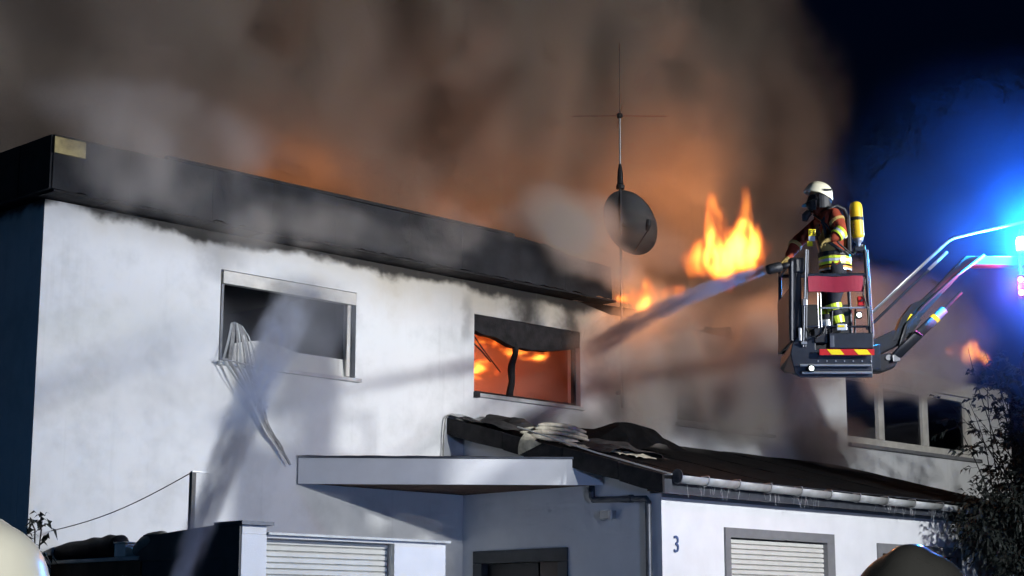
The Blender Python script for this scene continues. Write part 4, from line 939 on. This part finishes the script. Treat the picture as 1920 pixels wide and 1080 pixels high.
# ------------------------------------------------------------------ smoke, water and fire (real volumes)
def gn_volume(name, lo, hi, res, blobs, mat_, wscale=.35, warp=1.2, wdetail=4, nscale=.5, nlo=.35, nhi=.7, ndetail=5, stretch=(1, 1, 1), seed=0., gain=1., edge=(0., .5), floor=0.):
    """a grid of smoke or flame density: soft blobs bent by noise and broken up by a second noise; house coordinates (u, n, z)"""
    ng = bpy.data.node_groups.new(name, 'GeometryNodeTree'); ng.interface.new_socket('Geometry', in_out='OUTPUT', socket_type='NodeSocketGeometry')
    N, L = ng.nodes, ng.links
    pos = N.new('GeometryNodeInputPosition').outputs[0]
    def vm(op, a, b_=None):
        n = N.new('ShaderNodeVectorMath'); n.operation = op
        for i, v in enumerate((a, b_)):
            if v is None: continue
            if isinstance(v, (tuple, list, Vector)): n.inputs[i].default_value = tuple(v)
            else: L.new(v, n.inputs[i])
        return n
    def mm(op, a, b_=None, clamp=False): return math_node(N, L, op, a, b_, clamp)
    st = vm('MULTIPLY', pos, stretch).outputs[0]; st = vm('ADD', st, (seed, seed*1.7, seed*.3)).outputs[0]
    def noise(scale, detail, out='Fac'):
        n = N.new('ShaderNodeTexNoise'); n.inputs['Scale'].default_value = scale; n.inputs['Detail'].default_value = detail; n.inputs['Roughness'].default_value = .55
        L.new(st, n.inputs['Vector']); return n.outputs[out]
    wv = vm('SUBTRACT', noise(wscale, wdetail, 'Color'), (.5, .5, .5)).outputs[0]
    sc = N.new('ShaderNodeVectorMath'); sc.operation = 'SCALE'; L.new(wv, sc.inputs[0]); sc.inputs[3].default_value = warp * 2
    p = vm('ADD', pos, sc.outputs[0]).outputs[0]
    tot = None
    for (c, r, amp) in blobs:
        q = vm('DIVIDE', vm('SUBTRACT', p, (c[0], -c[1], c[2])).outputs[0], r).outputs[0]
        d = vm('DOT_PRODUCT', q, q).outputs['Value']
        fall = mm('MULTIPLY', smooth(N, L, mm('SUBTRACT', 1, d, True), edge[0], edge[1]), amp)
        tot = fall if tot is None else mm('ADD', tot, fall)
    nz = smooth(N, L, noise(nscale, ndetail), nlo, nhi, floor, 1.)
    dens = mm('MULTIPLY', mm('MULTIPLY', mm('MAXIMUM', tot, 0.), nz), gain)
    vc = N.new('GeometryNodeVolumeCube'); L.new(dens, vc.inputs['Density'])
    vc.inputs['Min'].default_value = (lo[0], -hi[1], lo[2]); vc.inputs['Max'].default_value = (hi[0], -lo[1], hi[2])
    for i, k in enumerate(('Resolution X', 'Resolution Y', 'Resolution Z')): vc.inputs[k].default_value = max(4, int(((hi[0]-lo[0], hi[1]-lo[1], hi[2]-lo[2])[i]) / res))
    sm_ = N.new('GeometryNodeSetMaterial'); L.new(vc.outputs[0], sm_.inputs[0]); sm_.inputs['Material'].default_value = mat_
    go = N.new('NodeGroupOutput'); L.new(sm_.outputs[0], go.inputs[0])
    vd = bpy.data.volumes.new(name); vd.materials.append(mat_); o = bpy.data.objects.new(name, vd); COL.objects.link(o)
    o.matrix_world = HM; md = o.modifiers.new('density', 'NODES'); md.node_group = ng
    return o
def smoke_mat(name, col, dens, aniso=.1, emit_col=None):
    m = bpy.data.materials.new(name); m.use_nodes = True; N, L = nt(m); N.clear()
    v = N.new('ShaderNodeVolumePrincipled'); v.inputs['Color'].default_value = (*col, 1); v.inputs['Density'].default_value = dens; v.inputs['Anisotropy'].default_value = aniso
    v.inputs['Density Attribute'].default_value = 'density'
    o = N.new('ShaderNodeOutputMaterial'); L.new(v.outputs[0], o.inputs['Volume']); return m
def flame_mat(name, strength, sooty=.4):
    """glowing gas: dense parts yellow, thin parts deep orange"""
    m = bpy.data.materials.new(name); m.use_nodes = True; N, L = nt(m); N.clear()
    at = N.new('ShaderNodeAttribute'); at.attribute_name = 'density'
    rp = N.new('ShaderNodeValToRGB'); e = rp.color_ramp.elements
    e[0].position = .0; e[0].color = (1, .10, .02, 1); e[1].position = 1.; e[1].color = (1, .50, .06, 1)
    x = e.new(.35); x.color = (1, .17, .022, 1); x = e.new(.7); x.color = (1, .30, .035, 1)
    L.new(at.outputs['Fac'], rp.inputs[0])
    v = N.new('ShaderNodeVolumePrincipled'); v.inputs['Color'].default_value = (.3, .2, .15, 1); v.inputs['Density Attribute'].default_value = ''
    v.inputs['Density'].default_value = 0
    L.new(rp.outputs[0], v.inputs['Emission Color'])
    s = math_node(N, L, 'MULTIPLY', math_node(N, L, 'POWER', at.outputs['Fac'], 1.5), strength); L.new(s, v.inputs['Emission Strength'])
    L.new(math_node(N, L, 'MULTIPLY', at.outputs['Fac'], sooty), v.inputs['Density'])
    o = N.new('ShaderNodeOutputMaterial'); L.new(v.outputs[0], o.inputs['Volume']); return m

PL = smoke_mat('brown_smoke', (.60, .53, .46), 1.0)
plume = [((3, -5.5, 11.5), (8, 4.5, 4.4), .55), ((9, -5, 11), (7, 4, 4.8), .65), ((14, -5.2, 12.5), (7, 4.5, 5.5), .75), ((19, -5.6, 12.5), (6.5, 4, 7), .6),
         ((22.5, -5.5, 9.4), (4.0, 3.5, 3.0), .2), ((10, -7, 16), (15, 5, 4.5), .65), ((-1, -5, 10), (5, 3.5, 3), .4), ((12, -4.6, 9), (5, 2.6, 1.8), .5),
         ((8.2, -3.4, 12.6), (1.5, 2.2, 3.2), -2.2), ((10.0, -3.6, 11.2), (1.2, 2.0, 1.2), -1.2), ((15.2, -3.4, 13.4), (2.3, 2.2, 1.8), 1.2), ((12.2, -3.2, 11.2), (1.6, 1.8, 1.4), .9), ((5.0, -3.4, 11.0), (2.0, 2.0, 1.4), .8), ((6.8, -2.6, 9.2), (2.0, 1.6, 1.0), .5)]
tag(gn_volume('smoke_plume', (-6, -11, 7.6), (30, -.2, 19), .22, plume, PL, .20, 2.0, 6, .42, .43, .58, 7, (1, 1, .9), 3.1, 1.7, (0, .6), .06), kind='stuff')
VE = smoke_mat('grey_smoke', (.90, .84, .77), 1.0)
veil = [((10.5, .5, 6.2), (.75, .5, 1.0), 2.6), ((11.2, .6, 6.4), (1.0, .7, 1.1), 2.2), ((12.2, .7, 6.2), (1.5, 1.0, 1.5), 3.2), ((11.0, .5, 5.2), (1.2, .5, .6), 1.6), ((13.8, .8, 6.4), (1.9, 1.1, 1.5), 2.3), ((15.4, .7, 6.9), (1.5, .9, 1.5), 1.5), ((10.0, .85, 7.75), (1.2, .45, .45), 2.2), ((9.6, .6, 8.45), (1.3, .6, .7), 2.2), ((9.0, .8, 8.25), (1.5, .5, .5), 1.8), ((12.2, .3, 8.6), (1.3, .6, .6), 1.0), ((7.2, .7, 8.0), (1.6, .35, .35), 1.0),
        ((8.4, .9, 8.15), (1.2, .4, .35), 1.2), ((14.5, .3, 7.5), (3.5, .7, .7), 1.2), ((16.6, 1.0, 5.3), (1.1, .8, .6), 1.2), ((17.0, .4, 7.3), (1.2, .6, 1.0), 1.0),
        ((19.4, .5, 6.85), (1.5, .7, .65), 2.4), ((21.0, .5, 7.2), (1.6, .7, .5), 1.4), ((20.5, .3, 8.2), (4.0, .8, 1.2), 1.1), ((.9, .75, 7.9), (1.1, .4, .75), 1.1), ((2.0, .75, 7.8), (1.0, .4, .8), 1.0), ((1.5, .5, 8.6), (2.4, .6, .6), 1.1), ((2.9, .6, 7.4), (.9, .35, .45), 1.3), ((3.8, .6, 7.7), (1.4, .35, .4), .7), ((5.2, .6, 7.6), (2.2, .35, .3), .8), ((10.2, .3, 5.0), (1.4, .4, .8), .9)]
tag(gn_volume('smoke_veil', (-.8, -.3, 4.6), (25.5, 2.2, 10), .13, veil, VE, .7, .7, 5, .85, .36, .60, 6, (1, 1, .5), 8.4, 1, (0, .8), .08), kind='stuff')
MI = smoke_mat('water_mist', (.80, .83, .88), 1.0, .3)
mist = [((4.3, .45, 6.3), (.7, .5, .75), 1.3), ((4.0, .5, 5.5), (.9, .55, .9), .8), ((3.7, .4, 4.7), (1.2, .5, .9), .5), ((2.2, .4, 5.2), (1.6, .5, 1.2), .2), ((4.1, -.8, 6.2), (1.5, .7, .8), .7)]
tag(gn_volume('spray_mist', (.3, -1.6, 3.6), (5.9, 1.2, 7.6), .09, mist, MI, .9, .35, 4, 1.3, .30, .65, 5, (1, 1, .6), 5.2, 1, (0, .7), .15), kind='stuff')
bw = hw(0, 0, 0); BK = BASKET + boom((2.42, .1, 1.6)); bl_ = HM.inverted() @ BK; ub, nb, zb_ = bl_.x, -bl_.y, bl_.z
BL = smoke_mat('beacon_tinted_smoke', (.16, .34, .95), 1.0, .0)  # blue of the beacon glow is put into the smoke colour
drift = [((ub, nb, zb_), (4.2, 3.2, 2.8), .036), ((ub + .3, nb, zb_ - .1), (1.6, 1.6, 1.5), .20), ((ub - .5, nb - 2, zb_ - 1.6), (3.5, 2.5, 1.2), .02)]
tag(gn_volume('beacon_tinted_smoke', (ub - 5, nb - 5, zb_ - 3.5), (ub + 4.5, nb + 3.5, zb_ + 3.2), .28, drift, BL, .4, .8, 4, .5, .30, .7, 4, (1, 1, 1), 2.2, 1, (0, .9), .35), kind='stuff')

# water jets: cones of drops, thinning towards their edge and end
def jet(label, a, b_, r0, r1, dens, col, aniso=.4, fade=.75, seed=0.):
    a, b_ = Vector(a), Vector(b_); Lg = (b_ - a).length; rt = (b_ - a).to_track_quat('X', 'Z').to_matrix().to_4x4()
    m = smoke_mat('jet_spray', col, 1.0, aniso)
    ng = bpy.data.node_groups.new('water_jet', 'GeometryNodeTree'); ng.interface.new_socket('Geometry', in_out='OUTPUT', socket_type='NodeSocketGeometry'); N, L = ng.nodes, ng.links
    mm = lambda op, p, q=None, c=False: math_node(N, L, op, p, q, c)
    sp = N.new('ShaderNodeSeparateXYZ'); L.new(N.new('GeometryNodeInputPosition').outputs[0], sp.inputs[0]); x, y, z = sp.outputs
    t = mm('DIVIDE', x, Lg); rad = mm('ADD', mm('MULTIPLY', mm('POWER', mm('MAXIMUM', t, 0), .85), r1 - r0), r0)
    zc = mm('SUBTRACT', z, mm('MULTIPLY', mm('MULTIPLY', t, mm('SUBTRACT', 1, t)), .55))
    rho = mm('DIVIDE', mm('SQRT', mm('ADD', mm('MULTIPLY', y, y), mm('MULTIPLY', zc, zc))), rad)
    core = smooth(N, L, rho, 1.0, .35); ends = mm('MULTIPLY', smooth(N, L, t, 0, .008), smooth(N, L, t, 1, fade))
    no = N.new('ShaderNodeTexNoise'); no.inputs['Scale'].default_value = 2.6; no.inputs['Detail'].default_value = 6
    cv = N.new('ShaderNodeCombineXYZ'); L.new(mm('ADD', mm('MULTIPLY', x, .35), seed), cv.inputs[0]); L.new(mm('DIVIDE', y, rad), cv.inputs[1]); L.new(mm('DIVIDE', zc, rad), cv.inputs[2]); L.new(cv.outputs[0], no.inputs['Vector'])
    thin = mm('DIVIDE', r0, rad); thin = mm('POWER', thin, .9)
    d = mm('MULTIPLY', mm('MULTIPLY', mm('MULTIPLY', core, ends), mm('MULTIPLY', thin, dens)), smooth(N, L, no.outputs['Fac'], .36, .64, .15, 1.6))
    vc = N.new('GeometryNodeVolumeCube'); L.new(d, vc.inputs['Density']); w = r1 * 1.05 + .02
    vc.inputs['Min'].default_value = (-.02, -w, -w); vc.inputs['Max'].default_value = (Lg, w, w + .16)
    for k_, v_ in (('Resolution X', int(Lg / .09)), ('Resolution Y', 26), ('Resolution Z', 30)): vc.inputs[k_].default_value = v_
    sm_ = N.new('GeometryNodeSetMaterial'); L.new(vc.outputs[0], sm_.inputs[0]); sm_.inputs['Material'].default_value = m
    go = N.new('NodeGroupOutput'); L.new(sm_.outputs[0], go.inputs[0])
    vd = bpy.data.volumes.new('water_jet'); vd.materials.append(m); o = bpy.data.objects.new('water_jet', vd); COL.objects.link(o)
    o.matrix_world = Matrix.Translation(a) @ rt; o.modifiers.new('density', 'NODES').node_group = ng
    return tag(o, label, 'water jet')
jet('thick water jet from the basket cannon shooting down onto the burning wall', BASKET + Vector((-.75, 0, 1.311)), hw(10.3, .2, 6.35), .066, .25, 9, (.50, .44, .45), .3, .8, 1.)
jet('widening water jet rising from the lower left into the smoking window', hw(-4.25, 9.5, 2.0), hw(4.6, -.3, 6.85), .09, .46, 5.2, (.74, .77, .84), .4, .45, 4.)

# flames
FM = flame_mat('open_flame', 6.0)
def flame(label, base, lo, hi, res, blobs, **k):
    t = HT('flame', base, label, 'flame'); v = gn_volume('flame_body', lo, hi, res, blobs, k.pop('mat', FM), **k)
    v.parent = t.o; v.matrix_parent_inverse = Matrix(); v.location = -t.base; v.rotation_euler = (0, 0, 0); v.scale = (1, 1, 1); v['kind'] = 'stuff'
    return t
fk = dict(wscale=2.0, warp=.34, wdetail=6, nscale=3.4, nlo=.39, nhi=.57, ndetail=7, stretch=(1, 1, .38), edge=(0, .7), floor=.12)
flame('tall bright flame bursting through the roof behind the basket', (15.9, -1.2, 8.4), (14.2, -1.9, 8.0), (18.0, -.5, 11.2), .028,
      [((15.5, -1.2, 9.05), (.55, .4, .42), .8), ((16.1, -1.2, 9.2), (.75, .4, .75), 1.1), ((15.75, -1.2, 9.75), (.34, .3, .75), .8), ((16.75, -1.2, 9.4), (.5, .35, .8), 1.0), ((16.75, -1.2, 10.2), (.24, .25, .75), .7), ((17.1, -1.2, 9.6), (.36, .3, .55), .8), ((15.0, -1.2, 8.85), (.3, .3, .4), .6)], **fk, seed=1.2)
flame('smaller flame beside the antenna mast', (11.2, .75, 7.2), (10.2, .35, 6.9), (12.8, 1.2, 8.3), .022,
      [((11.14, .78, 7.38), (.26, .24, .22), 1.0), ((11.32, .78, 7.60), (.15, .2, .28), 1.1), ((10.74, .78, 7.30), (.24, .2, .08), .8), ((12.0, .78, 7.6), (.30, .2, .16), .7)], mat=flame_mat('licking_flame', 8.0), **fk, seed=4.4)
flame('small distant flame above the tree on the right', (25.0, -.9, 8.0), (23.6, -1.4, 7.7), (26.6, -.4, 9.2), .045,
      [((24.4, -.9, 8.12), (.36, .3, .26), 1.0), ((25.0, -.9, 8.18), (.32, .3, .36), 1.1), ((25.6, -.9, 8.08), (.3, .2, .2), 1.0)], **fk, seed=6.1)
fi = dict(fk); fi['stretch'] = (.6, 1, 1.0); fi['nlo'] = .47; fi['nhi'] = .60; fi['nscale'] = 4.5; fi['floor'] = 0.
flame('yellow flames under the ceiling behind the burning window', (9.5, -.8, 6.5), (7.5, -1.2, 5.5), (11.0, -.35, 7.0), .05,
      [((9.9, -.7, 6.50), (.5, .35, .16), 1.3), ((8.7, -.7, 6.52), (.45, .3, .10), 1.0), ((8.6, -.7, 6.05), (.42, .3, .14), 1.2), ((8.25, -.7, 6.25), (.4, .3, .09), .9), ((8.15, -.6, 5.85), (.2, .2, .10), .9), ((9.3, -.7, 6.42), (.3, .25, .10), .9), ((8.35, -.8, 6.02), (.5, .25, .07), .9)], mat=flame_mat('ceiling_flame', 13.0), **fi, seed=2.7)
# smoke filling the burning room
rs = smoke_mat('room_smoke', (.75, .6, .5), .55, 0)
rs.node_tree.nodes['Principled Volume'].inputs['Density Attribute'].default_value = ''
rm = HB(6.82, 11.18, -5.5, -.32, 4.62, 7.30); rm.v = [tuple(HM @ Vector((v[0], -v[1], v[2]))) for v in rm.v]
tag(rm.build('room_smoke', rs), kind='stuff')
